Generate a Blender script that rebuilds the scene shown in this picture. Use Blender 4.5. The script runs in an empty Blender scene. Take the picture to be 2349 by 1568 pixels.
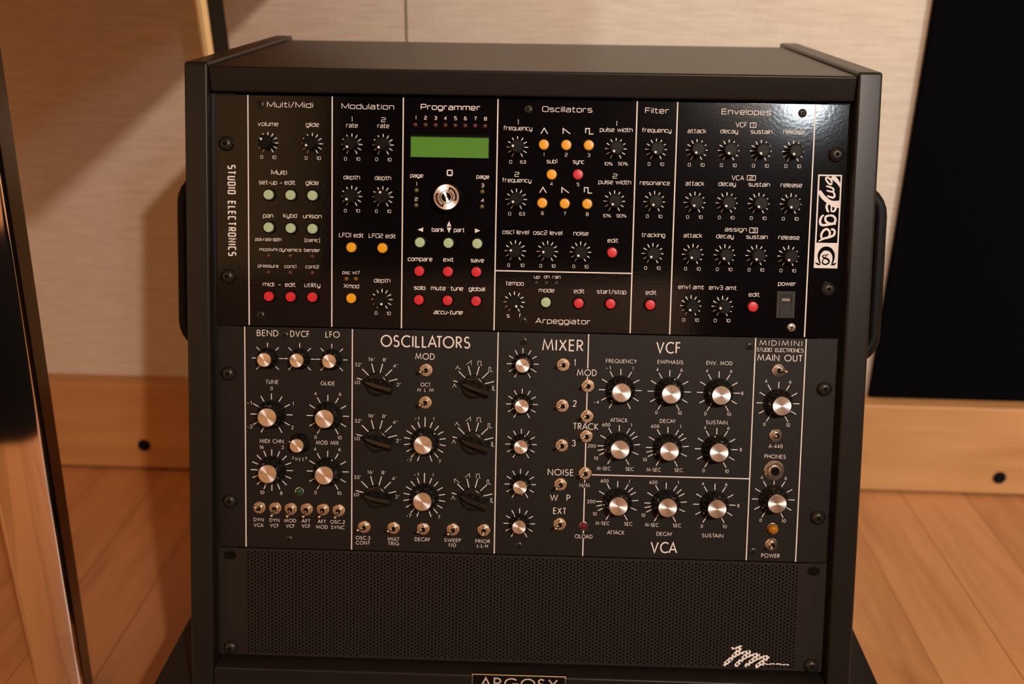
import bpy, bmesh, math, random
from math import sin, cos, pi, radians, sqrt
from mathutils import Vector, Matrix
random.seed(4)
S = bpy.context.scene
COL = S.collection

# ------------------------------------------------------------------ camera
F_PX, W_PX = 2403.47, 2349.0
RW = [[0.99942812, 0.03162844, 0.01196137], [0.02213433, -0.34448624, -0.93853039], [-0.02556372, 0.93825842, -0.34498931]]
CAM = Vector((0.0107223, -0.7004029, 0.5317455))
cd = bpy.data.cameras.new('camera')
cd.sensor_fit = 'HORIZONTAL'
cd.sensor_width = 36.0
cd.lens = F_PX / W_PX * 36.0
cd.clip_start = 0.02
cd.dof.use_dof = True
cd.dof.focus_distance = 0.80
cd.dof.aperture_fstop = 5.0
cam = bpy.data.objects.new('camera', cd)
COL.objects.link(cam)
right, down, fwd = (Vector(r) for r in RW)
M = Matrix((right, -down, -fwd)).transposed().to_4x4()
M.translation = CAM
cam.matrix_world = M
S.camera = cam

# ------------------------------------------------------------------ world and lamps
S.view_settings.view_transform = 'Standard'
S.view_settings.look = 'None'
S.view_settings.exposure = 0.0
S.view_settings.gamma = 1.0
S.view_settings.use_curve_mapping = False
wd = bpy.data.worlds.new('room_light')
S.world = wd
wd.use_nodes = True
wn = wd.node_tree.nodes
wn['Background'].inputs[0].default_value = (1.0, 0.53, 0.20, 1)
wn['Background'].inputs[1].default_value = 0.80

def lamp(name, kind, loc, power, color, size=0.1, target=None, size_y=None):
    ld = bpy.data.lights.new(name, kind)
    ld.energy = power
    ld.color = color
    if kind == 'AREA':
        ld.size = size
        if size_y:
            ld.shape = 'RECTANGLE'
            ld.size_y = size_y
    else:
        ld.shadow_soft_size = size
    o = bpy.data.objects.new(name, ld)
    o.location = loc
    if target is not None:
        o.rotation_euler = (Vector(target) - Vector(loc)).to_track_quat('-Z', 'Y').to_euler()
    COL.objects.link(o)
    return o

KEY = lamp('key_lamp', 'POINT', (0.556, -1.60, 1.24), 80, (1.0, 0.79, 0.66), 0.024)
CORNER = lamp('corner_highlight', 'POINT', (0.680, -1.70, 1.160), 13, (0.86, 0.94, 1.0), 0.05)  # added only for the highlight in the upper panel's corner
FILL = lamp('cool_lamp', 'POINT', (2.60, -2.60, 1.90), 170, (0.80, 0.96, 0.98), 0.014)
SOFT = lamp('soft_cool_fill', 'POINT', (2.74, -2.47, 1.95), 255, (0.80, 0.95, 0.97), 0.12)  # extra light added to widen the soft edge on the back wall
WARM = lamp('warm_fill', 'AREA', (-1.5, -2.0, 1.0), 3, (1.0, 0.46, 0.17), 1.5, (-0.2, 0.2, 0.3), 1.6)  # added warm fill, also mirrored in the panels and knob caps

# ------------------------------------------------------------------ helpers
TILT = 0.2503022993
ca, sa = cos(TILT), sin(TILT)

def front(u, off, v):
    """a point of the tilted rack front: u across, off into the cabinet, v up the slope (metres)"""
    return Vector((u, v * sa + off * ca, v * ca - off * sa))

def mesh_of(name, verts, faces, mat, smooth=False):
    me = bpy.data.meshes.new(name)
    me.from_pydata([tuple(v) for v in verts], [], faces)
    me.update()
    me.materials.append(mat)
    if smooth:
        for p in me.polygons:
            p.use_smooth = True
    return me

def link(name, data, parent=None, loc=(0, 0, 0), rot=(0, 0, 0)):
    o = bpy.data.objects.new(name, data)
    o.location = loc
    o.rotation_euler = rot
    o.parent = parent
    COL.objects.link(o)
    return o

def bevel(o, w, seg=2):
    b = o.modifiers.new('bevel', 'BEVEL')
    b.width = w
    b.segments = seg
    b.limit_method = 'ANGLE'
    b.angle_limit = radians(40)
    for p in o.data.polygons:
        p.use_smooth = True
    wn_ = o.modifiers.new('normals', 'WEIGHTED_NORMAL')
    wn_.keep_sharp = True
    return o

def thing(name, label, cat, loc=(0, 0, 0), rot=(0, 0, 0), data=None):
    o = link(name, data, None, loc, rot)
    o['label'] = label
    o['category'] = cat
    return o

def structure(o):
    o['kind'] = 'structure'
    return o

class MB:
    def __init__(s):
        s.v, s.f, s.marks, s.k = [], [], [], 0
    def add(s, vs, fs):
        k = len(s.v)
        s.v += [tuple(x) for x in vs]
        s.f += [tuple(i + k for i in f) for f in fs]
    def box(s, x0, x1, y0, y1, z0, z1):
        s.add([(x0, y0, z0), (x1, y0, z0), (x1, y1, z0), (x0, y1, z0), (x0, y0, z1), (x1, y0, z1), (x1, y1, z1), (x0, y1, z1)],
              [(0, 3, 2, 1), (4, 5, 6, 7), (0, 1, 5, 4), (1, 2, 6, 5), (2, 3, 7, 6), (3, 0, 4, 7)])
    def prism(s, pts, a, b, ax):
        """polygon pts swept along axis ax from a to b"""
        def mk(p, t):
            q = [p[0], p[1]]
            q.insert(ax, t)
            return tuple(q)
        n = len(pts)
        s.add([mk(p, a) for p in pts] + [mk(p, b) for p in pts],
              [tuple(range(n))[::-1], tuple(range(n, 2 * n))] + [(i, (i + 1) % n, n + (i + 1) % n, n + i) for i in range(n)])
    def lathe(s, prof, seg=32, lobes=0, amp=0.0, c=(0, 0), lob=(0, 99), cap0=False):
        """profile (radius, height) turned about -Y"""
        vs, fs = [], []
        for i, (r, h) in enumerate(prof):
            for k in range(seg):
                t = 2 * pi * k / seg
                rr = r - (amp * (0.5 + 0.5 * cos(lobes * t)) if lobes and lob[0] <= i <= lob[1] else 0)
                vs.append((c[0] + rr * sin(t), -h, c[1] + rr * cos(t)))
        for i in range(len(prof) - 1):
            for k in range(seg):
                a, b = i * seg + k, i * seg + (k + 1) % seg
                fs.append((a, a + seg, b + seg, b))
        m = (len(prof) - 1) * seg
        fs.append(tuple(range(m, m + seg))[::-1])
        if cap0:
            fs.append(tuple(range(seg)))
        s.add(vs, fs)
    def ribbon(s, pts, w, y, closed=False):
        """flat stroke along (u, v) points"""
        s.k = (s.k + 1) % 7
        y -= s.k * 5e-6
        n = len(pts)
        P = [Vector(p) for p in pts]
        L, R = [], []
        for i in range(n):
            d0 = (P[i] - P[i - 1]) if (i > 0 or closed) else (P[1] - P[0])
            d1 = (P[(i + 1) % n] - P[i]) if (i < n - 1 or closed) else d0
            d0 = d0.normalized() if d0.length > 1e-9 else d1.normalized()
            d1 = d1.normalized() if d1.length > 1e-9 else d0
            n0, n1 = Vector((-d0.y, d0.x)), Vector((-d1.y, d1.x))
            m = n0 + n1
            if m.length < 1e-4:
                m = n0
            m.normalize()
            k = min(2.2, 1.0 / max(0.3, m.dot(n0)))
            L.append(P[i] + m * (w / 2 * k))
            R.append(P[i] - m * (w / 2 * k))
        vs = [(p.x, y, p.y) for p in L] + [(p.x, y, p.y) for p in R]
        fs = []
        for i in range(n if closed else n - 1):
            j = (i + 1) % n
            fs.append((i, n + i, n + j, j))
        s.add(vs, fs)
    def disc(s, c, r, y, seg=20):
        s.add([(c[0] + r * sin(2 * pi * k / seg), y, c[1] + r * cos(2 * pi * k / seg)) for k in range(seg)], [tuple(range(seg))[::-1]])
    def tube(s, pts, rads, seg=16, sq=None):
        rings = []
        P = [Vector(p) for p in pts]
        up = Vector((0, 1, 0.013)).normalized()
        for i, p in enumerate(P):
            t = (P[min(i + 1, len(P) - 1)] - P[max(i - 1, 0)]).normalized()
            a = t.cross(up).normalized()
            b = a.cross(t).normalized()
            rings.append([p + (a * cos(2 * pi * k / seg) + b * sin(2 * pi * k / seg)) * rads[i] for k in range(seg)])
        vs = [q for r in rings for q in r]
        fs = []
        for i in range(len(P) - 1):
            for k in range(seg):
                a, b = i * seg + k, i * seg + (k + 1) % seg
                fs.append((a, b, b + seg, a + seg))
        fs.append(tuple(range(seg))[::-1])
        m = (len(P) - 1) * seg
        fs.append(tuple(range(m, m + seg)))
        s.add(vs, fs)
    def mesh(s, name, mat, smooth=False):
        return mesh_of(name, s.v, s.f, mat, smooth)
    def obj(s, name, mat, parent=None, loc=(0, 0, 0), rot=(0, 0, 0), smooth=False):
        return link(name, s.mesh(name, mat, smooth), parent, loc, rot)

def autosmooth(me, deg=35):
    """smooth faces, hard edges above an angle"""
    bm = bmesh.new()
    bm.from_mesh(me)
    for e in bm.edges:
        if len(e.link_faces) == 2 and e.calc_face_angle(0) > radians(deg):
            e.smooth = False
    for f in bm.faces:
        f.smooth = True
    bm.to_mesh(me)
    bm.free()
    return me

# ------------------------------------------------------------------ materials
def mat(name, color, rough=0.5, metal=0.0, spec=0.5, coat=0.0, coat_rough=0.1, bump=None, aniso=0.0, emit=None, trans=0.0):
    m = bpy.data.materials.new(name)
    m.use_nodes = True
    nt = m.node_tree
    b = nt.nodes['Principled BSDF']
    b.inputs['Base Color'].default_value = (*color, 1)
    b.inputs['Roughness'].default_value = rough
    b.inputs['Metallic'].default_value = metal
    b.inputs['Specular IOR Level'].default_value = spec
    b.inputs['Coat Weight'].default_value = coat
    b.inputs['Coat Roughness'].default_value = coat_rough
    b.inputs['Transmission Weight'].default_value = trans
    if emit:
        b.inputs['Emission Color'].default_value = (*emit[:3], 1)
        b.inputs['Emission Strength'].default_value = emit[3]
    if bump:
        scale, strength, dist = bump
        tc = nt.nodes.new('ShaderNodeTexCoord')
        no = nt.nodes.new('ShaderNodeTexNoise')
        no.inputs['Scale'].default_value = scale
        no.inputs['Detail'].default_value = 3
        bu = nt.nodes.new('ShaderNodeBump')
        bu.inputs['Strength'].default_value = strength
        bu.inputs['Distance'].default_value = dist
        nt.links.new(tc.outputs['Object'], no.inputs['Vector'])
        nt.links.new(no.outputs['Fac'], bu.inputs['Height'])
        nt.links.new(bu.outputs['Normal'], b.inputs['Normal'])
    if aniso:
        b.inputs['Anisotropic'].default_value = aniso
        tg = nt.nodes.new('ShaderNodeTangent')
        tg.direction_type = 'RADIAL'
        tg.axis = 'Y'
        nt.links.new(tg.outputs['Tangent'], b.inputs['Tangent'])
    return m

BLACK_GLOSS = mat('gloss_black_enamel', (0.004, 0.0035, 0.004), 0.085, spec=0.28, bump=(420, 0.12, 0.00015))
BLACK_SATIN = mat('textured_black_paint', (0.009, 0.0075, 0.0066), 0.46, spec=0.28, bump=(1400, 0.35, 0.0005))
LAMINATE = mat('black_laminate', (0.0135, 0.0118, 0.0105), 0.34, spec=0.28, bump=(1500, 0.13, 0.0002))
DARK_METAL = mat('black_metal', (0.012, 0.011, 0.011), 0.35, spec=0.5)
VENT_BLACK = mat('vent_black', (0.015, 0.0118, 0.0100), 0.52, spec=0.28, bump=(1500, 0.15, 0.0003))
PRINT = mat('white_screen_print', (0.88, 0.87, 0.88), 0.5, spec=0.3)
KNOB_BLACK = mat('black_knob_plastic', (0.006, 0.0057, 0.0055), 0.42, spec=0.12)
KNOB_GLOSS = mat('glossy_black_bakelite', (0.007, 0.007, 0.007), 0.14, spec=0.55)
SELECT_GREY = mat('worn_black_plastic', (0.008, 0.0085, 0.008), 0.18, spec=0.45, bump=(900, 0.2, 0.0001))
ALU = mat('spun_aluminium', (0.98, 0.90, 0.86), 0.36, metal=1.0, aniso=0.80)
CHROME = mat('polished_nickel', (0.92, 0.82, 0.73), 0.20, metal=1.0)
TUBE_CHROME = mat('chrome_tube', (0.85, 0.84, 0.82), 0.06, metal=1.0)
SCREW_BLACK = mat('black_oxide_steel', (0.035, 0.033, 0.03), 0.33, metal=0.6, spec=0.5)
SCREW_ZINC = mat('zinc_steel', (0.55, 0.52, 0.50), 0.35, metal=1.0)
VOID = mat('recess_black', (0.003, 0.003, 0.003), 0.7, spec=0.1)
BTN = dict(green=mat('pale_green_button', (0.46, 0.65, 0.42), 0.4), red=mat('red_button', (0.68, 0.022, 0.038), 0.35), amber=mat('amber_button', (0.90, 0.45, 0.008), 0.35))
LED = dict(red=mat('unlit_red_lens', (0.10, 0.025, 0.025), 0.25), amber=mat('unlit_amber_lens', (0.19, 0.085, 0.012), 0.25), olive=mat('unlit_olive_lens', (0.16, 0.125, 0.03), 0.3), teal=mat('unlit_teal_lens', (0.02, 0.032, 0.033), 0.25))
LENS = dict(green=mat('green_lens', (0.010, 0.075, 0.038), 0.18), red=mat('deep_red_lens', (0.16, 0.008, 0.014), 0.15), amber=mat('clear_amber_lens', (0.42, 0.17, 0.012), 0.10, coat=0.5))
SCREEN_GREEN = mat('green_display', (0.09, 0.26, 0.028), 0.25, emit=(0.10, 0.30, 0.03, 0.12))
GREY_PLASTIC = mat('grey_black_plastic', (0.030, 0.027, 0.025), 0.55, spec=0.3)
ROCKER_BLACK = mat('dull_black_plastic', (0.010, 0.009, 0.009), 0.5, spec=0.2)
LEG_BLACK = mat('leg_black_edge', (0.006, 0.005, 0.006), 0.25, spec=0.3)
GOLD_EDGE = mat('badge_gold_edge', (0.75, 0.66, 0.50), 0.25, metal=1.0)
BADGE_INK = mat('badge_lettering', (0.62, 0.52, 0.45), 0.45)
FOAM_BLACK = mat('black_acoustic_fabric', (0.0012, 0.0011, 0.0018), 0.95, spec=0.05, bump=(900, 0.3, 0.001))

def fabric_wall():
    m = bpy.data.materials.new('woven_wall_fabric')
    m.use_nodes = True
    nt = m.node_tree
    N, Lk = nt.nodes, nt.links
    b = N['Principled BSDF']
    b.inputs['Roughness'].default_value = 0.9
    b.inputs['Specular IOR Level'].default_value = 0.15
    tc = N.new('ShaderNodeTexCoord')
    def noise(sx, sz, scale, det=3):
        mp = N.new('ShaderNodeMapping')
        mp.inputs['Scale'].default_value = (sx, 1, sz)
        no = N.new('ShaderNodeTexNoise')
        no.inputs['Scale'].default_value = scale
        no.inputs['Detail'].default_value = det
        Lk.new(tc.outputs['Object'], mp.inputs['Vector'])
        Lk.new(mp.outputs['Vector'], no.inputs['Vector'])
        return no
    slub = noise(0.22, 2.6, 110)
    warp = noise(3.0, 0.35, 150, 2)
    fine = noise(1, 1, 700, 2)
    ad = N.new('ShaderNodeMath'); ad.operation = 'MULTIPLY_ADD'
    ad.inputs[1].default_value = 0.30
    Lk.new(warp.outputs['Fac'], ad.inputs[0]); Lk.new(slub.outputs['Fac'], ad.inputs[2])
    a2 = N.new('ShaderNodeMath'); a2.operation = 'MULTIPLY_ADD'
    a2.inputs[1].default_value = 0.28
    Lk.new(fine.outputs['Fac'], a2.inputs[0]); Lk.new(ad.outputs[0], a2.inputs[2])
    cr = N.new('ShaderNodeValToRGB')
    cr.color_ramp.elements[0].position = 0.50
    cr.color_ramp.elements[0].color = (0.56, 0.46, 0.37, 1)
    cr.color_ramp.elements[1].position = 1.0
    cr.color_ramp.elements[1].color = (0.68, 0.58, 0.48, 1)
    Lk.new(a2.outputs[0], cr.inputs['Fac'])
    Lk.new(cr.outputs['Color'], b.inputs['Base Color'])
    bu = N.new('ShaderNodeBump')
    bu.inputs['Strength'].default_value = 0.35
    bu.inputs['Distance'].default_value = 0.0015
    Lk.new(a2.outputs[0], bu.inputs['Height'])
    Lk.new(bu.outputs['Normal'], b.inputs['Normal'])
    return m

def wood(name, dark, light, along, plank=None, rough=0.35, seam=(0.34, 0.145, 0.05)):
    """along: axis of the grain, 0 = x, 1 = y; plank: board width in metres"""
    m = bpy.data.materials.new(name)
    m.use_nodes = True
    nt = m.node_tree
    N, Lk = nt.nodes, nt.links
    b = N['Principled BSDF']
    b.inputs['Roughness'].default_value = rough
    tc = N.new('ShaderNodeTexCoord')
    base = tc.outputs['Object']
    br = None
    if plank:
        mp0 = N.new('ShaderNodeMapping')
        mp0.inputs['Rotation'].default_value = (0, 0, radians(90) if along == 1 else 0)
        Lk.new(base, mp0.inputs['Vector'])
        br = N.new('ShaderNodeTexBrick')
        br.offset = 0.37
        br.inputs['Color1'].default_value = (0.0, 0, 0, 1)
        br.inputs['Color2'].default_value = (1, 1, 1, 1)
        br.inputs['Mortar'].default_value = (0.5, 0.5, 0.5, 1)
        br.inputs['Scale'].default_value = 1.0
        br.inputs['Mortar Size'].default_value = 0.0012
        br.inputs['Mortar Smooth'].default_value = 0.3
        br.inputs['Brick Width'].default_value = 3.1
        br.inputs['Row Height'].default_value = plank
        Lk.new(mp0.outputs['Vector'], br.inputs['Vector'])
    mp = N.new('ShaderNodeMapping')
    sc = [9, 9, 9]
    sc[along] = 0.8
    mp.inputs['Scale'].default_value = sc
    Lk.new(base, mp.inputs['Vector'])
    vec = mp.outputs['Vector']
    if br:
        of = N.new('ShaderNodeVectorMath'); of.operation = 'MULTIPLY_ADD'
        of.inputs[1].default_value = (7, 7, 7)
        Lk.new(br.outputs['Color'], of.inputs[0]); Lk.new(vec, of.inputs[2])
        vec = of.outputs[0]
    n1 = N.new('ShaderNodeTexNoise')
    n1.inputs['Scale'].default_value = 1.6
    n1.inputs['Detail'].default_value = 5
    n1.inputs['Distortion'].default_value = 1.2
    Lk.new(vec, n1.inputs['Vector'])
    n2 = N.new('ShaderNodeTexNoise')
    n2.inputs['Scale'].default_value = 9
    n2.inputs['Detail'].default_value = 4
    Lk.new(vec, n2.inputs['Vector'])
    ad = N.new('ShaderNodeMath'); ad.operation = 'MULTIPLY_ADD'
    ad.inputs[1].default_value = 0.55
    Lk.new(n2.outputs['Fac'], ad.inputs[0]); Lk.new(n1.outputs['Fac'], ad.inputs[2])
    fac = ad.outputs[0]
    if br:
        a3 = N.new('ShaderNodeMath'); a3.operation = 'MULTIPLY_ADD'
        a3.inputs[1].default_value = 0.22
        Lk.new(br.outputs['Color'], a3.inputs[0]); Lk.new(fac, a3.inputs[2])
        fac = a3.outputs[0]
    cr = N.new('ShaderNodeValToRGB')
    cr.color_ramp.elements[0].position = 0.45
    cr.color_ramp.elements[0].color = (*dark, 1)
    cr.color_ramp.elements[1].position = 1.0
    cr.color_ramp.elements[1].color = (*light, 1)
    Lk.new(fac, cr.inputs['Fac'])
    out = cr.outputs['Color']
    if br:
        mx = N.new('ShaderNodeMix'); mx.data_type = 'RGBA'
        mx.inputs[7].default_value = (*seam, 1)
        Lk.new(br.outputs['Fac'], mx.inputs[0]); Lk.new(out, mx.inputs[6])
        out = mx.outputs[2]
    Lk.new(out, b.inputs['Base Color'])
    return m

FABRIC = fabric_wall()
FLOOR_WOOD = wood('floor_boards', (0.29, 0.108, 0.036), (0.54, 0.242, 0.096), 1, 0.085, 0.36)
TRIM_WOOD = wood('baseboard_fir', (0.40, 0.175, 0.055), (0.54, 0.265, 0.10), 0, None, 0.5)
BLOCKER_DARK = mat('dark_blocker_paint', (0.006, 0.006, 0.007), 0.8, spec=0.1)

# ------------------------------------------------------------------ the room
FLOOR_Z = -0.150
BASE_TOP = -0.020
def wy(x, d=0.0):
    """depth of the slightly turned back wall: baseboard front plus d"""
    return 0.5935 - 0.0116 * x + d

b = MB(); b.box(-2.6, 2.6, -3.0, 0.9, FLOOR_Z - 0.05, FLOOR_Z)
structure(b.obj('floor', FLOOR_WOOD))

def wall_slab(mb, x0, x1, d0, d1, z0, z1):
    mb.add([(x0, wy(x0, d0), z0), (x1, wy(x1, d0), z0), (x1, wy(x1, d1), z0), (x0, wy(x0, d1), z0),
            (x0, wy(x0, d0), z1), (x1, wy(x1, d0), z1), (x1, wy(x1, d1), z1), (x0, wy(x0, d1), z1)],
           [(0, 3, 2, 1), (4, 5, 6, 7), (0, 1, 5, 4), (1, 2, 6, 5), (2, 3, 7, 6), (3, 0, 4, 7)])
b = MB()
wall_slab(b, -2.6, -0.1613, 0.034, 0.06, FLOOR_Z, 2.3)
wall_slab(b, -0.1587, 2.6, 0.034, 0.06, FLOOR_Z, 2.3)
wall_slab(b, -2.6, 2.6, 0.06, 0.12, FLOOR_Z, 2.3)
structure(b.obj('wall_back', FABRIC))

b = MB(); wall_slab(b, -2.6, 2.6, 0.0, 0.034, FLOOR_Z + 0.0035, BASE_TOP)
bb = structure(b.obj('baseboard_back', TRIM_WOOD))
bevel(bb, 0.003, 3)
for x, z in ((-0.534, -0.111), (0.637, -0.121)):
    b = MB(); b.lathe([(0.0088, 0.0), (0.0088, 0.0008), (0.0075, 0.0012)], 24)
    o = b.obj('screw_hole', VOID, bb, (x, wy(x), z))
    o['label'] = 'dark round screw hole'

# added dark slab behind the camera, keeps the gloss panels' reflections black
b = MB(); b.box(-0.58, 1.22, -1.95, -1.85, FLOOR_Z, 2.6)
structure(b.obj('dark_reflection_slab', BLOCKER_DARK))
b = MB(); b.box(-1.5, 0.40, -1.845, -1.815, FLOOR_Z, 0.70)  # unseen warm reflector, added to brighten the metal caps and toggles
structure(b.obj('warm_reflector', mat('reflector_paint', (0.66, 0.47, 0.34), 0.7)))
b = MB(); b.box(1.30, 1.36, -1.95, -1.02, FLOOR_Z, 2.6)  # unseen slab added to cut the cool light off the left wall and rack
structure(b.obj('light_blocker', BLOCKER_DARK))

# unseen dark mat added behind the camera to darken the chrome leg's reflection
b = MB(); b.box(-1.6, 1.2, -1.7, -0.50, FLOOR_Z, FLOOR_Z + 0.006)
structure(b.obj('reflection_mat', FOAM_BLACK))

# black acoustic panel on the baseboard ledge
b = MB()
x_bot = 0.4565
z0, z1 = BASE_TOP, 1.25
zs = 0.49
xt = x_bot + (0.4680 - x_bot) * (z1 - z0) / (zs - z0)
d0, d1 = 0.024, 0.0335
vs = [(x_bot, wy(x_bot, d0), z0), (1.35, wy(1.35, d0), z0), (1.35, wy(1.35, d0), z1), (xt, wy(xt, d0), z1)]
vs += [(x, y + d1 - d0, z) for x, y, z in vs]
b.add(vs, [(0, 1, 2, 3), (7, 6, 5, 4), (0, 4, 5, 1), (1, 5, 6, 2), (2, 6, 7, 3), (3, 7, 4, 0)])
ap = thing('acoustic_panel', 'large black acoustic panel standing on the wooden baseboard to the right of the rack', 'acoustic panel', data=b.mesh('acoustic_panel', FOAM_BLACK))
bevel(ap, 0.003, 2)

# ------------------------------------------------------------------ chrome legged table (its top is above the picture)
tab = thing('table', 'table on round chrome legs beside the rack, only its legs in view', 'table', (-0.62, 0.16, FLOOR_Z))
def rel(o, x, y, z):
    return (x - o.location.x, y - o.location.y, z - o.location.z)
b = MB(); b.box(*(rel(tab, -1.10, 0, 0)[0], rel(tab, -0.185, 0, 0)[0]), *(rel(tab, 0, -0.24, 0)[1], rel(tab, 0, 0.60, 0)[1]), *(rel(tab, 0, 0, 0.600)[2], rel(tab, 0, 0, 0.628)[2]))
o = b.obj('tabletop', TRIM_WOOD, tab)
bevel(o, 0.004)
def square_leg(x0, x1, y, half0, half1, yaw_deg, label):
    """a tapered square leg: mirror-bright front, black right-hand face"""
    yaw = radians(yaw_deg)
    rings = []
    for z, half, cx in ((FLOOR_Z, half0, x0), (0.600, half1, x1)):
        ring = []
        for sx, sy, a0 in ((-1, -1, 225), (1, -1, 315), (1, 1, 45), (-1, 1, 135)):
            for j in range(5):
                t_ = radians(a0 - 45 + 22.5 * j)
                r_ = half * 0.2
                px, py = sx * (half - r_) + r_ * cos(t_), sy * (half - r_) + r_ * sin(t_)
                ring.append(Vector((cx + px * cos(yaw) - py * sin(yaw), y + px * sin(yaw) + py * cos(yaw), z)))
        rings.append(ring)
    n_ = len(rings[0])
    m_ = MB()
    m_.add([rel(tab, *p) for r_ in rings for p in r_], [(i, (i + 1) % n_, n_ + (i + 1) % n_, n_ + i) for i in range(n_)] + [tuple(range(n_))[::-1], tuple(range(n_, 2 * n_))])
    o = m_.obj('leg', TUBE_CHROME, tab)
    autosmooth(o.data, 40)
    o['label'] = label
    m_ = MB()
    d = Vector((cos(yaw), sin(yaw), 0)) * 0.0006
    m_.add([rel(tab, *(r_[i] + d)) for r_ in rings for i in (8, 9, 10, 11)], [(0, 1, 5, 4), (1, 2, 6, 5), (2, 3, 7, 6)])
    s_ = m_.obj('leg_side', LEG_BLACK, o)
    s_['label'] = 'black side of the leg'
square_leg(-0.4430, -0.4555, 0.130, 0.0205, 0.0335, 15, 'tapered mirror-bright leg at the left edge')
square_leg(-0.3220, -0.3680, 0.500, 0.0105, 0.0118, -36, 'slim mirror-bright leg behind the rack')
for y in (0.12, 0.50):
    b = MB(); b.tube([rel(tab, -1.03, y, FLOOR_Z), rel(tab, -1.03, y, 0.600)], [0.017, 0.017], 28)
    o = b.obj('leg', TUBE_CHROME, tab); autosmooth(o.data)

# ------------------------------------------------------------------ the black stand under the rack
STAND_Z = -0.027
st = thing('equipment_stand', 'low black stand on the wood floor carrying the rack', 'stand', (0, 0.18, FLOOR_Z))
HW = 0.297
b = MB(); b.box(-HW, HW, -0.10 - 0.18, 0.44 - 0.18, STAND_Z - 0.025 - FLOOR_Z, STAND_Z - FLOOR_Z)
bevel(b.obj('stand_top', LAMINATE, st), 0.002)
for sx in (-1, 1):
    b = MB(); x0, x1 = sorted((sx * (HW - 0.012), sx * (HW - 0.032)))
    b.box(x0, x1, -0.08 - 0.18, 0.42 - 0.18, 0.0, STAND_Z - 0.025 - FLOOR_Z)
    b.obj('stand_side', LAMINATE, st)
b = MB(); b.box(-HW + 0.032, HW - 0.032, 0.40 - 0.18, 0.42 - 0.18, 0.0, STAND_Z - 0.025 - FLOOR_Z)
b.obj('stand_back', LAMINATE, st)

# ------------------------------------------------------------------ the rack cabinet
CAB_Z = STAND_Z + 0.0003
cab = thing('rack_cabinet', 'black slant-front equipment rack with side handles holding two synthesizers and a vent plate', 'rack', (0, 0.18, CAB_Z))
REAR = 0.388
def cabp(y, z):
    return (y - 0.18, z - CAB_Z)
def slope(off, z):
    """y of the slanted front plane, off into the cabinet, at height z"""
    v = (z + off * sa) / ca
    return v * sa + off * ca
SIDE_TOP = 0.4545
TOP_Z, TOP_LOW = 0.4515, 0.4325
for sx in (-1, 1):
    x0, x1 = sorted((sx * 0.2435, sx * 0.2617))
    b = MB()
    poly = [cabp(slope(-0.010, CAB_Z), CAB_Z), cabp(slope(-0.010, SIDE_TOP), SIDE_TOP), cabp(REAR, SIDE_TOP), cabp(REAR, CAB_Z)]
    b.prism(poly, x0, x1, 0)
    o = b.obj('side_panel', LAMINATE, cab)
    bevel(o, 0.0022, 3)
    # strap handle running parallel to the slanted front
    zc0, zc1, xo, xi = 0.214, 0.351, 0.2945, 0.2580
    def hp(x, z):
        y = slope(-0.010, z) + 0.098
        return (sx * x, y - 0.18, z - CAB_Z)
    path = [hp(xi, zc0 - 0.002)]
    for k in range(7):
        t = radians(90 * k / 6); r = 0.020
        path.append(hp(xo - r + r * sin(t), zc0 + r - r * cos(t)))
    for k in range(7):
        t = radians(90 * k / 6); r = 0.020
        path.append(hp(xo - r + r * cos(t), zc1 - r + r * sin(t)))
    path.append(hp(xi, zc1 + 0.002))
    b = MB(); b.tube(path, [0.0062] * len(path), 18)
    o = b.obj('handle', KNOB_BLACK, cab); autosmooth(o.data)
b = MB()
b.prism([cabp(slope(-0.0095, TOP_Z), TOP_LOW), cabp(slope(-0.0095, TOP_Z), TOP_Z), cabp(0.372, TOP_Z), cabp(0.372, TOP_LOW)], -0.2434, 0.2434, 0)
bevel(b.obj('top_panel', LAMINATE, cab), 0.0018, 3)
BOT_TOP = -0.0045
b = MB()
b.prism([cabp(slope(-0.0095, CAB_Z), CAB_Z), cabp(slope(-0.0095, BOT_TOP), BOT_TOP), cabp(0.372, BOT_TOP), cabp(0.372, CAB_Z)], -0.2434, 0.2434, 0)
bevel(b.obj('bottom_panel', LAMINATE, cab), 0.0014, 3)
b = MB(); b.box(-0.2434, 0.2434, 0.355 - 0.18, 0.3715 - 0.18, BOT_TOP - CAB_Z, TOP_LOW - CAB_Z)
b.obj('back_panel', LAMINATE, cab)
for sx in (-1, 1):
    b = MB()
    x0, x1 = sorted((sx * 0.2434, sx * 0.226))
    za, zb = 0.0, 0.4310
    b.prism([cabp(slope(0.0025, za), za), cabp(slope(0.0025, zb), zb), cabp(slope(0.0060, zb), zb), cabp(slope(0.0060, za), za)], x0, x1, 0)
    b.obj('rack_rail', DARK_METAL, cab)

# ------------------------------------------------------------------ lettering: stroke alphabets
def arc(cx, cy, rx, ry, a0, a1, n=None):
    n = n or max(4, int(abs(a1 - a0) / 11))
    return [(cx + rx * cos(radians(a0 + (a1 - a0) * k / n)), cy + ry * sin(radians(a0 + (a1 - a0) * k / n))) for k in range(n + 1)]

def rnd(pts, r=0.17, closed=False):
    """round the corners of a square-shouldered stroke"""
    P = [Vector(p) for p in pts]
    out = []
    n = len(P)
    for i in range(n):
        if not closed and i in (0, n - 1):
            out.append(tuple(P[i])); continue
        a, c = (P[i - 1] - P[i]), (P[(i + 1) % n] - P[i])
        k = min(r, a.length * 0.48, c.length * 0.48)
        p0, p1 = P[i] + a.normalized() * k, P[i] + c.normalized() * k
        for j in range(5):
            t = j / 4
            out.append(tuple(p0 * (1 - t) ** 2 + P[i] * 2 * t * (1 - t) + p1 * t * t))
    return out

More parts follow.
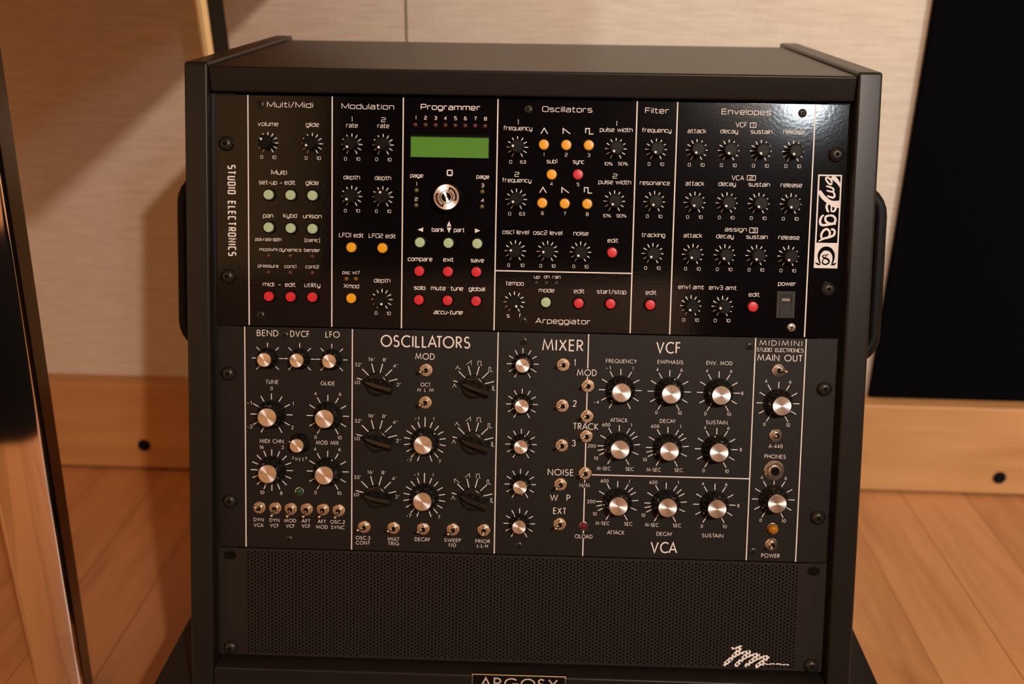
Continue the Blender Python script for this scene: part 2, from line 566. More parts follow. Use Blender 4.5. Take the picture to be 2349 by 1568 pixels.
def sq(txt):
    """'~x,y x,y' rounded, '@' rounded and closed, otherwise sharp"""
    res = []
    for part in txt.split(';'):
        part = part.strip()
        mode = part[0] if part[0] in '~@' else ''
        pts = [tuple(float(q) for q in t.split(',')) for t in part.lstrip('~@').split()]
        if mode:
            pts = rnd(pts, closed=(mode == '@'))
        res.append((pts, mode == '@'))
    return res

EUR = {k: (w, sq(t)) for k, (w, t) in {
 'a': (.60, "~.05,.74 .60,.74 .60,0;~.60,.41 0,.41 0,0 .60,0"), 'b': (.60, "0,1 0,0;~0,.74 .60,.74 .60,0 0,0"),
 'c': (.54, "~.54,.74 0,.74 0,0 .54,0"), 'd': (.60, ".60,1 .60,0;~.60,.74 0,.74 0,0 .60,0"),
 'e': (.60, "~.58,0 0,0 0,.74 .60,.74 .60,.36 .02,.36"), 'f': (.40, "~.40,1 .13,1 .13,0;0,.74 .38,.74"),
 'g': (.60, "~.60,0 0,0 0,.74 .60,.74 .60,-.25 .05,-.25"), 'h': (.58, "0,1 0,0;~0,.74 .58,.74 .58,0"),
 'i': (.0, "0,.74 0,0;0,.9 0,1.02"), 'k': (.54, "0,1 0,0;.50,.74 .12,.38 .54,0;0,.38 .14,.38"), 'l': (.0, "0,1.02 0,0"),
 'm': (.94, "0,.74 0,0;~0,.74 .94,.74 .94,0;.47,.74 .47,0"), 'n': (.58, "0,.74 0,0;~0,.74 .58,.74 .58,0"),
 'o': (.62, "@0,0 .62,0 .62,.74 0,.74"), 'p': (.60, "0,.74 0,-.25;~0,.74 .60,.74 .60,0 0,0"), 'q': (.60, ".60,.74 .60,-.25;~.60,.74 0,.74 0,0 .60,0"),
 'r': (.42, "0,.74 0,0;~0,.5 0,.74 .42,.74"), 's': (.58, "~.56,.74 0,.74 0,.38 .58,.38 .58,0 .02,0"),
 't': (.42, "~.13,1 .13,0 .42,0;0,.74 .40,.74"), 'u': (.58, "~0,.74 0,0 .58,0;.58,.74 .58,0"), 'v': (.60, "0,.74 .30,0 .60,.74"),
 'w': (.94, "0,.74 .23,0 .47,.74 .71,0 .94,.74"), 'x': (.58, "0,.74 .58,0;0,0 .58,.74"), 'y': (.58, "~0,.74 0,0 .58,0;~.58,.74 .58,-.25 .05,-.25"),
 'A': (.84, "0,0 .42,1 .84,0;.14,.3 .70,.3"), 'C': (.72, "~.72,1 0,1 0,0 .72,0"), 'D': (.74, "0,0 0,1;~0,1 .74,1 .74,0 0,0"), 'E': (.64, ".64,1 0,1 0,0 .64,0;0,.52 .58,.52"),
 'F': (.60, ".62,1 0,1 0,0;0,.5 .54,.5"), 'I': (.0, "0,0 0,1"), 'L': (.54, "0,1 0,0 .54,0"), 'M': (.90, "0,0 0,1 .45,.12 .90,1 .90,0"),
 'N': (.74, "0,0 0,1 .74,0 .74,1"), 'O': (.76, "@0,0 .76,0 .76,1 0,1"), 'P': (.68, "0,0 0,1;~0,1 .68,1 .68,.42 0,.42"), 'Q': (.74, "@0,0 .74,0 .74,1 0,1;.37,.2 .50,-.14"),
 'R': (.68, "0,0 0,1;~0,1 .68,1 .68,.45 0,.45;.40,.45 .70,0"), 'S': (.70, "~.68,1 0,1 0,.52 .70,.52 .70,0 .02,0"), 'T': (.70, "0,1 .70,1;.35,1 .35,0"),
 'U': (.72, "~0,1 0,0 .72,0 .72,1"), 'V': (.80, "0,1 .40,0 .80,1"), 'X': (.76, "0,0 .76,1;0,1 .76,0"),
 '0': (.54, "@0,0 .54,0 .54,1 0,1"), '1': (.14, "0,.84 .14,1 .14,0"), '2': (.60, "~0,1 .60,1 .60,.5 0,.5 0,0;0,0 .60,0"), '3': (.58, "~0,1 .58,1 .58,0 0,0;.12,.52 .58,.52"),
 '4': (.62, ".46,0 .46,1 0,.28 .62,.28"), '5': (.58, ".56,1 0,1 0,.56;~0,.56 .58,.56 .58,0 0,0"), '6': (.58, "~.54,1 0,1 0,0 .58,0 .58,.55 0,.55"),
 '7': (.56, "0,1 .56,1 .18,0"), '8': (.60, "@0,0 .60,0 .60,1 0,1;0,.53 .60,.53"), '9': (.58, "~.04,0 .58,0 .58,1 0,1 0,.45 .58,.45"),
 '%': (.86, "@0,.55 .26,.55 .26,1 0,1;@.60,0 .86,0 .86,.45 .60,.45;.68,1 .18,0"), '/': (.42, "0,-.06 .42,1.06"), '-': (.26, "0,.38 .26,.38"), '.': (.04, "0,.38 .10,.38"),
 '[': (.16, "~.16,1.06 0,1.06 0,-.2 .16,-.2"), ']': (.16, "~0,1.06 .16,1.06 .16,-.2 0,-.2"), ' ': (.26, "0,0 0,0")}.items()}
EUR[' '] = (.26, [])
O_ = arc(.5, .5, .5, .5, 90, 450, 40)
FUT = {k: (w, [(p, False) for p in ps]) for k, (w, ps) in {
 'A': (.80, [[(0, 0), (.40, 1), (.80, 0)], [(.14, .32), (.66, .32)]]),
 'B': (.50, [[(0, 0), (0, 1)], [(0, 1), (.22, 1)] + arc(.22, .765, .22, .235, 90, -90) + [(0, .53)], [(0, .53), (.24, .53)] + arc(.24, .265, .26, .265, 90, -90) + [(0, 0)]]),
 'C': (.80, [arc(.5, .5, .5, .5, 50, 310, 30)]), 'D': (.68, [[(0, 0), (0, 1), (.18, 1)] + arc(.18, .5, .5, .5, 90, -90, 24) + [(0, 0)]]),
 'E': (.44, [[(.44, 1), (0, 1), (0, 0), (.44, 0)], [(0, .53), (.42, .53)]]), 'F': (.42, [[(.42, 1), (0, 1), (0, 0)], [(0, .52), (.40, .52)]]),
 'G': (.93, [arc(.5, .5, .5, .5, 45, 345, 32) + [(.97, .45), (.55, .45)]]), 'H': (.64, [[(0, 0), (0, 1)], [(.64, 0), (.64, 1)], [(0, .53), (.64, .53)]]),
 'I': (0, [[(0, 0), (0, 1)]]), 'K': (.56, [[(0, 0), (0, 1)], [(.50, 1), (.02, .52), (.56, 0)]]), 'L': (.38, [[(0, 1), (0, 0), (.38, 0)]]),
 'M': (.96, [[(0, 0), (.14, 1), (.48, .12), (.82, 1), (.96, 0)]]), 'N': (.70, [[(0, 0), (0, 1), (.70, 0), (.70, 1)]]), 'O': (1.0, [O_]),
 'P': (.46, [[(0, 0), (0, 1), (.20, 1)] + arc(.20, .73, .26, .27, 90, -90) + [(0, .46)]]), 'Q': (1.0, [O_, [(.56, .34), (.98, -.02)]]),
 'R': (.50, [[(0, 0), (0, 1), (.20, 1)] + arc(.20, .74, .26, .26, 90, -90) + [(0, .48)], [(.18, .48), (.50, 0)]]),
 'S': (.50, [arc(.25, .75, .22, .25, 35, 250, 16) + arc(.25, .26, .25, .26, 75, -150, 18)]),
 'T': (.50, [[(0, 1), (.50, 1)], [(.25, 1), (.25, 0)]]), 'U': (.58, [[(0, 1), (0, .30)] + arc(.29, .29, .29, .29, 180, 360, 16) + [(.58, 1)]]),
 'V': (.74, [[(0, 1), (.37, 0), (.74, 1)]]), 'W': (1.10, [[(0, 1), (.27, 0), (.55, .95), (.83, 0), (1.10, 1)]]), 'X': (.64, [[(0, 0), (.60, 1)], [(.04, 1), (.64, 0)]]),
 'Y': (.62, [[(0, 1), (.31, .48), (.62, 1)], [(.31, .48), (.31, 0)]]),
 '0': (.56, [arc(.28, .5, .28, .5, 90, 450, 30)]), '1': (.16, [[(0, .86), (.16, 1), (.16, 0)]]),
 '2': (.54, [arc(.27, .72, .26, .28, 170, -25, 14) + [(.0, 0), (.54, 0)]]), '3': (.52, [arc(.25, .76, .22, .24, 160, -90, 14), arc(.25, .26, .27, .26, 90, -160, 16)]),
 '4': (.58, [[(.42, 0), (.42, 1), (0, .26), (.58, .26)]]), '5': (.52, [[(.48, 1), (.16, 1), (.08, .56)] + arc(.24, .31, .28, .31, 120, -150, 18)]),
 '6': (.56, [arc(.28, .29, .28, .29, 150, 510, 26), [(.04, .44), (.36, 1)]]), '7': (.54, [[(0, 1), (.54, 1), (.14, 0)]]),
 '8': (.52, [arc(.26, .76, .21, .24, 0, 360, 20), arc(.26, .26, .26, .26, 0, 360, 22)]), '-': (.28, [[(0, .42), (.28, .42)]]),
 '.': (.04, [[(0, .06), (.12, .06)]]), '/': (.36, [[(0, -.1), (.36, 1.08)]]), "'": (.08, [[(.0, .72), (.10, 1.02)]]), ' ': (.30, [])}.items()}
CON = dict(EUR)
CON.update({k: (w * .62, [([(x * .62, y) for x, y in p], c) for p, c in st_]) for k, (w, st_) in EUR.items() if k in 'STUDIOELCRN'})
CON[' '] = (.40, [])
FONTS = {'e': (EUR, .22), 'f': (FUT, .30), 's': (FUT, .42), 'd': (CON, .40)}

KERN = {'AT': .26, 'TA': .26, 'LA': .10, 'AV': .26, 'VA': .26, 'LT': .20, 'CA': .16, 'AC': .14, 'AY': .26, 'AR': .05, 'AM': .05, 'TO': .12, 'OA': .16, 'OS': .04, 'FO': .06, 'FT': .08, 'AF': .05, 'KE': .05, 'RT': .1, 'TT': .10, 'PA': .16, 'HA': .06, 'AI': .05, 'AS': .12, 'RA': .06}
def text(mb, font, s, uc, vb, width, cap, wt, ital=0.0, y=-0.0001, up=(0, 1)):
    mb.marks.append((len(mb.v), len(mb.f)))
    """strokes of one line of lettering, centred on uc with baseline vb (millimetres)"""
    F, gap = FONTS[font]
    x, items = 0.0, []
    for k, ch in enumerate(s):
        w, st_ = F[ch]
        items.append((x, st_))
        x += w + gap - (KERN.get(s[k:k + 2], 0.0) if F is FUT else 0.0)
    nat = x - gap
    lw = wt * cap
    kx = (width - lw) / (nat * cap) if nat > 0.2 else 1.0
    tot = nat * cap * kx
    ux, uy = up
    for x0, st_ in items:
        for pts, closed in st_:
            P = []
            for px, py in pts:
                a = (x0 + px) * cap * kx - tot / 2 + ital * py * cap
                c = py * cap
                P.append(((uc + a * uy + c * ux) / 1000, (vb - a * ux + c * uy) / 1000))
            mb.ribbon(P, lw / 1000, y, closed)

# control positions in millimetres on each panel (across from the centre, up from the panel foot)
KNOBS_UPPER = [
    (-200.54, 141.43, -51),
    (-166.18, 141.32, -130),
    (-135.75, 141.33, -146),
    (-111.66, 141.37, -146),
    (-135.73, 101.88, -141),
    (-111.71, 101.88, -8),
    (-111.76, 23.02, 159),
    (-8.87, 141.43, -88),
    (-8.88, 101.94, -134),
    (66.12, 141.46, -141),
    (66.13, 101.88, -145),
    (-8.91, 62.62, -82),
    (15.88, 62.62, -96),
    (41.25, 62.63, -143),
    (-8.94, 23.16, 145),
    (96.65, 141.51, -153),
    (96.62, 102.08, -146),
    (96.62, 62.62, -139),
    (127.4, 141.56, -146),
    (151.66, 141.62, -150),
    (175.88, 141.68, -142),
    (200.24, 141.68, -145),
    (127.3, 102.05, -146),
    (151.62, 102.08, -141),
    (175.84, 102.1, -146),
    (200.14, 102.19, -145),
    (127.28, 62.61, -138),
    (151.54, 62.6, -140),
    (175.77, 62.65, -146),
    (200.09, 62.64, -148),
    (127.25, 23.12, -144),
    (151.45, 23.14, -103),
]
BUTTONS = [
    (-199.41, 101.88, 'green'),
    (-182.46, 101.87, 'green'),
    (-165.52, 101.86, 'green'),
    (-199.52, 76.92, 'green'),
    (-182.38, 76.61, 'green'),
    (-165.52, 76.49, 'green'),
    (-82.41, 67.69, 'green'),
    (-60.39, 67.61, 'green'),
    (-38.27, 67.6, 'green'),
    (15.44, 23.59, 'green'),
    (-199.55, 23.71, 'red'),
    (-182.5, 23.68, 'red'),
    (-165.59, 23.78, 'red'),
    (-82.63, 45.62, 'red'),
    (-60.48, 45.62, 'red'),
    (-38.56, 45.88, 'red'),
    (-82.72, 23.43, 'red'),
    (-60.51, 23.45, 'red'),
    (-38.4, 23.4, 'red'),
    (37.66, 121.41, 'red'),
    (65.34, 62.81, 'red'),
    (40.74, 23.38, 'red'),
    (65.19, 23.53, 'red'),
    (95.71, 23.31, 'red'),
    (174.26, 23.56, 'red'),
    (-135.34, 62.82, 'amber'),
    (-111.28, 62.79, 'amber'),
    (-135.32, 23.57, 'amber'),
    (11.22, 143.38, 'amber'),
    (28.27, 143.37, 'amber'),
    (45.3, 143.54, 'amber'),
    (17.67, 121.05, 'amber'),
    (11.0, 99.45, 'amber'),
    (28.14, 99.28, 'amber'),
    (45.27, 99.36, 'amber'),
]
LIGHTS_UPPER = [
    (-200.4, 55.18, 'red'),
    (-183.4, 55.32, 'red'),
    (-166.35, 55.21, 'red'),
    (-200.58, 42.31, 'red'),
    (-183.49, 42.46, 'red'),
    (-166.29, 42.49, 'red'),
    (-87.16, 156.92, 'red'),
    (-79.35, 157.0, 'red'),
    (-71.7, 156.93, 'red'),
    (-64.21, 157.0, 'red'),
    (-56.62, 156.93, 'red'),
    (-49.03, 156.9, 'red'),
    (-41.45, 156.93, 'red'),
    (-33.92, 156.85, 'red'),
    (-139.66, 38.38, 'amber'),
    (-132.18, 38.53, 'amber'),
    (-85.74, 107.44, 'olive'),
    (-35.13, 107.35, 'olive'),
    (-85.81, 96.07, 'olive'),
    (-35.16, 96.0, 'olive'),
    (7.72, 38.28, 'teal'),
    (15.43, 38.44, 'teal'),
    (23.15, 38.36, 'teal'),
]
SCREWS_UPPER = [
    (-206.4, 170.32),
    (-206.83, 8.74),
    (-1.01, 170.06),
    (-1.52, 8.53),
    (205.85, 170.44),
    (205.12, 8.15),
]
RACK_SCREWS = [
    (-232.6, 406.89),
    (-231.91, 305.1),
    (232.46, 406.68),
    (231.14, 304.77),
    (-232.19, 228.97),
    (-231.84, 127.05),
    (232.29, 227.77),
    (232.22, 125.96),
    (-232.24, 6.35),
    (232.92, 5.49),
]
RULES_UPPER = [
    (-215.81, 177.7, -215.8, 1.8),
    (-150.93, 177.47, -150.98, 1.25),
    (-96.4, 177.27, -96.53, 1.13),
    (-24.33, 177.13, -24.24, 0.94),
    (81.22, 177.62, 81.29, 0.81),
    (111.88, 177.52, 111.73, 0.66),
    (215.61, 177.7, 215.23, 0.76),
    (-23.68, 47.12, 80.73, 47.07),
]
TRACES_UPPER = [
    ('oscillator', 0.75, 0, [(8.86, 151.87), (11.25, 155.98), (13.96, 151.84)]),
    ('oscillator', 0.75, 0, [(25.74, 152.04), (25.64, 155.98), (31.07, 152.13)]),
    ('oscillator', 0.75, 0, [(42.82, 152.8), (42.73, 156.27), (45.58, 156.32), (45.69, 152.25), (48.66, 152.3)]),
    ('oscillator', 0.75, 0, [(8.87, 107.3), (11.28, 111.46), (14.0, 107.28)]),
    ('oscillator', 0.75, 0, [(25.85, 107.49), (25.75, 111.48), (31.21, 107.59)]),
    ('oscillator', 0.75, 0, [(43.03, 108.29), (42.94, 111.8), (45.8, 111.85), (45.91, 107.74), (48.9, 107.79)]),
    ('envelope', 0.5, 1, [(167.04, 162.56), (171.36, 162.64), (171.39, 159.19), (167.07, 159.12)]),
    ('envelope', 0.5, 1, [(166.42, 123.18), (172.63, 123.17), (172.66, 119.75), (166.44, 119.7)]),
    ('envelope', 0.5, 1, [(169.9, 83.67), (175.91, 83.66), (175.95, 79.99), (169.94, 79.99)]),
]
ARROWS = [
    [(-84.64, 77.36), (-80.28, 79.23), (-80.37, 75.71)],
    [(-40.34, 79.23), (-36.13, 77.52), (-40.28, 75.66)],
    [(-60.37, 84.53), (-58.57, 80.42), (-62.11, 80.47)],
    [(-60.31, 75.27), (-62.1, 79.58), (-58.56, 79.52)],
]
TEXT_UPPER = [
    ('multi', 'e', 'Multi/Midi', -183.4, 168.5, 35.34, 3.75, 0.14, 0),
    ('multi', 'e', 'volume', -200.39, 154.25, 15.91, 3.0, 0.14, 0),
    ('multi', 'e', 'glide', -166.15, 154.31, 10.1, 3.0, 0.14, 0),
    ('multi', 'e', '0', -205.38, 129.44, 2.07, 2.25, 0.14, 0),
    ('multi', 'e', '10', -195.75, 129.35, 3.23, 2.25, 0.14, 0),
    ('multi', 'e', '0', -171.02, 129.28, 2.06, 2.25, 0.14, 0),
    ('multi', 'e', '10', -161.31, 129.26, 3.29, 2.25, 0.14, 0),
    ('multi', 'e', 'set-up', -200.65, 110.0, 14.19, 3.0, 0.14, 0),
    ('multi', 'e', '-', -190.44, 110.0, 2.33, 3.0, 0.14, 0),
    ('multi', 'e', 'edit', -183.52, 110.12, 8.42, 3.0, 0.14, 0),
    ('multi', 'e', 'glide', -166.34, 110.24, 10.02, 3.0, 0.14, 0),
    ('multi', 'e', 'Multi', -191.97, 117.61, 12.17, 3.1, 0.18, 0),
    ('multi', 'e', 'pan', -200.59, 84.52, 7.93, 3.0, 0.14, 0),
    ('multi', 'e', 'kybd', -183.48, 84.84, 10.59, 3.0, 0.14, 0),
    ('multi', 'e', 'unison', -166.28, 84.72, 14.46, 3.0, 0.14, 0),
    ('multi', 'e', 'pos-rate-dpth', -200.58, 66.58, 20.52, 2.4, 0.14, 0),
    ('multi', 'e', '[panic]', -166.28, 66.6, 11.9, 2.4, 0.14, 0),
    ('multi', 'e', 'modwhl', -200.58, 58.77, 13.96, 2.4, 0.14, 0),
    ('multi', 'e', 'dynamics', -183.44, 58.78, 17.59, 2.4, 0.14, 0),
    ('multi', 'e', 'bender', -166.34, 58.8, 12.69, 2.4, 0.14, 0),
    ('multi', 'e', 'pressure', -200.66, 46.02, 16.13, 2.4, 0.14, 0),
    ('multi', 'e', 'cont1', -183.43, 45.98, 9.33, 2.4, 0.14, 0),
    ('multi', 'e', 'cont2', -166.31, 46.08, 10.56, 2.4, 0.14, 0),
    ('multi', 'e', 'midi', -200.59, 31.49, 8.83, 3.0, 0.14, 0),
    ('multi', 'e', '-', -191.86, 31.55, 2.36, 3.0, 0.14, 0),
    ('multi', 'e', 'edit', -183.46, 31.52, 8.3, 3.0, 0.14, 0),
    ('multi', 'e', 'utility', -166.25, 31.56, 12.53, 3.0, 0.14, 0),
    ('modulation', 'e', 'Modulation', -123.64, 168.2, 40.32, 3.75, 0.14, 0),
    ('modulation', 'e', '1', -135.79, 158.71, 1.47, 3.2, 0.14, 0),
    ('modulation', 'e', 'rate', -135.74, 154.19, 8.99, 3.0, 0.14, 0),
    ('modulation', 'e', '2', -111.62, 158.67, 3.65, 3.2, 0.14, 0),
    ('modulation', 'e', 'rate', -111.66, 154.27, 9.04, 3.0, 0.14, 0),
    ('modulation', 'e', 'depth', -135.75, 114.99, 12.71, 3.0, 0.14, 0),
    ('modulation', 'e', 'depth', -111.77, 114.91, 12.68, 3.0, 0.14, 0),
    ('modulation', 'e', '0', -140.63, 129.18, 2.12, 2.25, 0.14, 0),
    ('modulation', 'e', '10', -130.91, 129.16, 3.15, 2.25, 0.14, 0),
    ('modulation', 'e', '0', -116.56, 129.28, 2.12, 2.25, 0.14, 0),
    ('modulation', 'e', '10', -106.83, 129.13, 3.21, 2.25, 0.14, 0),
    ('modulation', 'e', '0', -140.59, 89.78, 2.07, 2.25, 0.14, 0),
    ('modulation', 'e', '10', -130.95, 89.78, 3.23, 2.25, 0.14, 0),
    ('modulation', 'e', '0', -116.58, 89.85, 2.13, 2.25, 0.14, 0),
    ('modulation', 'e', '10', -106.82, 89.85, 3.16, 2.25, 0.14, 0),
    ('modulation', 'e', 'LFO1 edit', -135.87, 70.67, 19.07, 3.0, 0.14, 0),
    ('modulation', 'e', 'LFO2 edit', -111.86, 70.62, 21.04, 3.0, 0.14, 0),
    ('modulation', 'e', 'osc', -139.72, 42.16, 6.25, 2.4, 0.14, 0),
    ('modulation', 'e', 'vcf', -132.11, 42.31, 5.98, 2.4, 0.14, 0),
    ('modulation', 'e', 'Xmod', -135.75, 31.41, 12.19, 3.0, 0.14, 0),
    ('modulation', 'e', 'depth', -111.75, 36.25, 12.81, 3.0, 0.14, 0),
    ('modulation', 'e', '0', -116.28, 11.14, 2.15, 2.25, 0.14, 0),
    ('modulation', 'e', '10', -106.49, 11.1, 3.2, 2.25, 0.14, 0),
    ('programmer', 'e', 'Programmer', -60.37, 168.63, 45.58, 3.75, 0.17, 0),
    ('programmer', 'e', '1', -86.81, 161.09, 0.82, 2.35, 0.19, 0),
    ('programmer', 'e', '2', -79.36, 161.1, 2.15, 2.35, 0.19, 0),
    ('programmer', 'e', '3', -71.7, 161.11, 2.14, 2.35, 0.19, 0),
    ('programmer', 'e', '4', -64.15, 161.12, 2.14, 2.35, 0.19, 0),
    ('programmer', 'e', '5', -56.5, 161.13, 2.14, 2.35, 0.19, 0),
    ('programmer', 'e', '6', -48.91, 161.14, 2.14, 2.35, 0.19, 0),
    ('programmer', 'e', '7', -41.27, 161.15, 2.14, 2.35, 0.19, 0),
    ('programmer', 'e', '8', -33.64, 161.16, 2.13, 2.35, 0.19, 0),
    ('programmer', 'e', 'page', -85.68, 117.33, 10.01, 2.7, 0.18, 0),
    ('programmer', 'e', '1', -85.72, 111.04, 0.77, 2.5, 0.18, 0),
    ('programmer', 'e', 'page', -34.92, 117.38, 9.98, 2.7, 0.18, 0),
    ('programmer', 'e', '3', -34.97, 110.79, 2.31, 2.5, 0.18, 0),
    ('programmer', 'e', 'Q', -60.33, 119.2, 4.61, 3.9, 0.24, 0),
    ('programmer', 'e', '2', -85.83, 99.53, 2.69, 2.4, 0.18, 0),
    ('programmer', 'e', '4', -34.8, 99.48, 2.68, 2.4, 0.18, 0),
    ('programmer', 'e', 'bank', -68.83, 76.25, 9.67, 3.0, 0.17, 0),
    ('programmer', 'e', 'part', -52.43, 76.31, 8.44, 3.0, 0.17, 0),
    ('programmer', 'e', 'compare', -82.45, 53.4, 19.15, 3.0, 0.17, 0),
    ('programmer', 'e', 'exit', -60.44, 53.45, 8.21, 3.0, 0.17, 0),
    ('programmer', 'e', 'save', -38.09, 53.33, 10.38, 3.0, 0.17, 0),
    ('programmer', 'e', 'solo', -82.54, 31.26, 8.95, 3.0, 0.17, 0),
    ('programmer', 'e', 'mute', -68.02, 31.23, 11.54, 3.0, 0.17, 0),
    ('programmer', 'e', '.', -60.32, 32.3, 1.04, 3.0, 0.17, 0),
    ('programmer', 'e', 'tune', -53.59, 31.21, 9.91, 3.0, 0.17, 0),
    ('programmer', 'e', 'global', -38.16, 31.21, 12.68, 3.0, 0.17, 0),
    ('programmer', 'e', 'accu-tune', -60.32, 12.72, 22.6, 3.0, 0.18, 0.22),
    ('oscillator', 'e', 'Oscillators', 28.47, 168.45, 38.02, 3.75, 0.14, 0),
    ('oscillator', 'e', '1', -8.82, 158.76, 1.27, 3.2, 0.14, 0),
    ('oscillator', 'e', 'frequency', -8.79, 154.22, 22.07, 3.0, 0.14, 0),
    ('oscillator', 'e', '2', -8.89, 119.32, 3.6, 3.2, 0.14, 0),
    ('oscillator', 'e', 'frequency', -8.84, 114.97, 22.24, 3.0, 0.14, 0),
    ('oscillator', 'e', '1', 66.06, 158.81, 1.15, 3.2, 0.14, 0),
    ('oscillator', 'e', 'pulse width', 65.98, 154.27, 24.92, 3.0, 0.14, 0),
    ('oscillator', 'e', '2', 66.05, 119.34, 3.65, 3.2, 0.14, 0),
    ('oscillator', 'e', 'pulse width', 65.98, 114.94, 24.93, 3.0, 0.14, 0),
    ('oscillator', 'e', '1', 11.42, 135.12, 0.74, 2.4, 0.14, 0),
    ('oscillator', 'e', '2', 28.49, 135.11, 2.12, 2.4, 0.14, 0),
    ('oscillator', 'e', '3', 45.73, 135.11, 1.95, 2.4, 0.14, 0),
    ('oscillator', 'e', '4', 17.75, 113.03, 2.14, 2.4, 0.14, 0),
    ('oscillator', 'e', '5', 38.09, 112.98, 1.95, 2.4, 0.14, 0),
    ('oscillator', 'e', '6', 11.38, 90.66, 1.96, 2.4, 0.14, 0),
    ('oscillator', 'e', '7', 28.52, 90.68, 1.83, 2.4, 0.14, 0),
    ('oscillator', 'e', '8', 45.64, 90.52, 1.96, 2.4, 0.14, 0),
    ('oscillator', 'e', 'sub1', 17.69, 129.81, 8.16, 3.0, 0.14, 0),
    ('oscillator', 'e', 'sync', 37.99, 129.87, 8.7, 3.0, 0.14, 0),
    ('oscillator', 'e', '0', -13.82, 129.19, 2.19, 2.25, 0.14, 0),
    ('oscillator', 'e', '63', -4.39, 129.24, 4.33, 2.25, 0.14, 0),
    ('oscillator', 'e', '10%', 60.72, 129.0, 6.32, 2.25, 0.14, 0),
    ('oscillator', 'e', '90%', 71.77, 129.19, 7.53, 2.25, 0.14, 0),
    ('oscillator', 'e', '0', -13.82, 89.82, 2.15, 2.25, 0.14, 0),
    ('oscillator', 'e', '63', -4.35, 89.88, 4.42, 2.25, 0.14, 0),
    ('oscillator', 'e', '10%', 60.69, 89.71, 6.23, 2.25, 0.14, 0),
    ('oscillator', 'e', '90%', 71.76, 89.8, 7.62, 2.25, 0.14, 0),
    ('oscillator', 'e', 'osc1 level', -8.98, 75.6, 20.48, 3.0, 0.14, 0),
    ('oscillator', 'e', 'osc2 level', 15.77, 75.47, 22.42, 3.0, 0.14, 0),
    ('oscillator', 'e', 'noise', 41.28, 75.53, 11.63, 3.0, 0.14, 0),
    ('oscillator', 'e', 'edit', 65.94, 70.59, 8.34, 3.0, 0.14, 0),
    ('oscillator', 'e', '0', -13.84, 50.36, 1.99, 2.25, 0.14, 0),
    ('oscillator', 'e', '10', -3.34, 50.45, 3.17, 2.25, 0.14, 0),
    ('oscillator', 'e', '0', 10.96, 50.43, 1.93, 2.25, 0.14, 0),
    ('oscillator', 'e', '10', 20.7, 50.38, 3.1, 2.25, 0.14, 0),
    ('oscillator', 'e', '0', 36.36, 50.45, 1.99, 2.25, 0.14, 0),
    ('oscillator', 'e', '10', 46.06, 50.46, 3.17, 2.25, 0.14, 0),
    ('arpeggiator', 'e', 'up', 8.14, 41.86, 4.36, 2.4, 0.14, 0),
    ('arpeggiator', 'e', 'dn', 15.82, 42.02, 4.41, 2.4, 0.14, 0),
    ('arpeggiator', 'e', 'ran', 23.38, 42.05, 5.97, 2.4, 0.14, 0),
    ('arpeggiator', 'e', 'tempo', -8.82, 36.22, 14.09, 3.0, 0.14, 0),
    ('arpeggiator', 'e', 'mode', 15.82, 31.3, 12.15, 3.0, 0.14, 0),
    ('arpeggiator', 'e', 'edit', 41.05, 31.2, 8.27, 3.0, 0.14, 0),
    ('arpeggiator', 'e', 'start/stop', 66.03, 31.23, 22.66, 3.0, 0.14, 0),
    ('arpeggiator', 'e', 's', -13.52, 11.09, 2.26, 3.0, 0.14, 0),
    ('arpeggiator', 'e', 'f', -4.36, 11.29, 1.44, 3.0, 0.14, 0),
    ('arpeggiator', 'e', 'Arpeggiator', 29.1, 7.2, 42.76, 3.75, 0.14, 0),
    ('filter', 'e', 'Filter', 96.46, 168.66, 18.2, 3.75, 0.14, 0),
    ('filter', 'e', 'frequency', 96.61, 154.37, 22.28, 3.0, 0.14, 0),
    ('filter', 'e', 'resonance', 96.53, 114.89, 23.0, 3.0, 0.14, 0),
    ('filter', 'e', '0', 91.66, 129.31, 2.06, 2.25, 0.14, 0),
    ('filter', 'e', '10', 101.41, 129.36, 3.15, 2.25, 0.14, 0),
    ('filter', 'e', '0', 91.66, 89.87, 2.07, 2.25, 0.14, 0),
    ('filter', 'e', '10', 101.41, 89.87, 3.16, 2.25, 0.14, 0),
    ('filter', 'e', 'tracking', 96.72, 75.38, 18.06, 3.0, 0.14, 0),
    ('filter', 'e', 'edit', 96.44, 31.25, 8.37, 3.0, 0.14, 0),
    ('filter', 'e', '0', 91.64, 50.39, 1.98, 2.25, 0.14, 0),
    ('filter', 'e', '10', 101.47, 50.41, 3.21, 2.25, 0.14, 0),
    ('envelope', 'e', 'Envelopes', 163.65, 168.75, 37.2, 3.75, 0.14, 0),
    ('envelope', 'e', 'VCF', 160.36, 159.42, 8.83, 3.2, 0.14, 0),
    ('envelope', 'e', '1', 169.32, 159.75, 0.73, 2.6, 0.14, 0),
    ('envelope', 'e', 'attack', 127.04, 154.4, 14.22, 3.0, 0.14, 0),
    ('envelope', 'e', 'decay', 151.44, 154.63, 13.23, 3.0, 0.14, 0),
    ('envelope', 'e', 'sustain', 175.73, 154.68, 16.34, 3.0, 0.14, 0),
    ('envelope', 'e', 'release', 200.13, 154.91, 16.37, 3.0, 0.14, 0),
    ('envelope', 'e', 'VCA', 159.43, 119.69, 9.54, 3.2, 0.14, 0),
    ('envelope', 'e', '2', 169.55, 120.41, 2.9, 2.4, 0.14, 0),
    ('envelope', 'e', 'attack', 126.97, 115.01, 14.35, 3.0, 0.14, 0),
    ('envelope', 'e', 'decay', 151.42, 115.16, 13.24, 3.0, 0.14, 0),
    ('envelope', 'e', 'sustain', 175.67, 115.12, 16.48, 3.0, 0.14, 0),
    ('envelope', 'e', 'release', 200.02, 115.13, 16.27, 3.0, 0.14, 0),
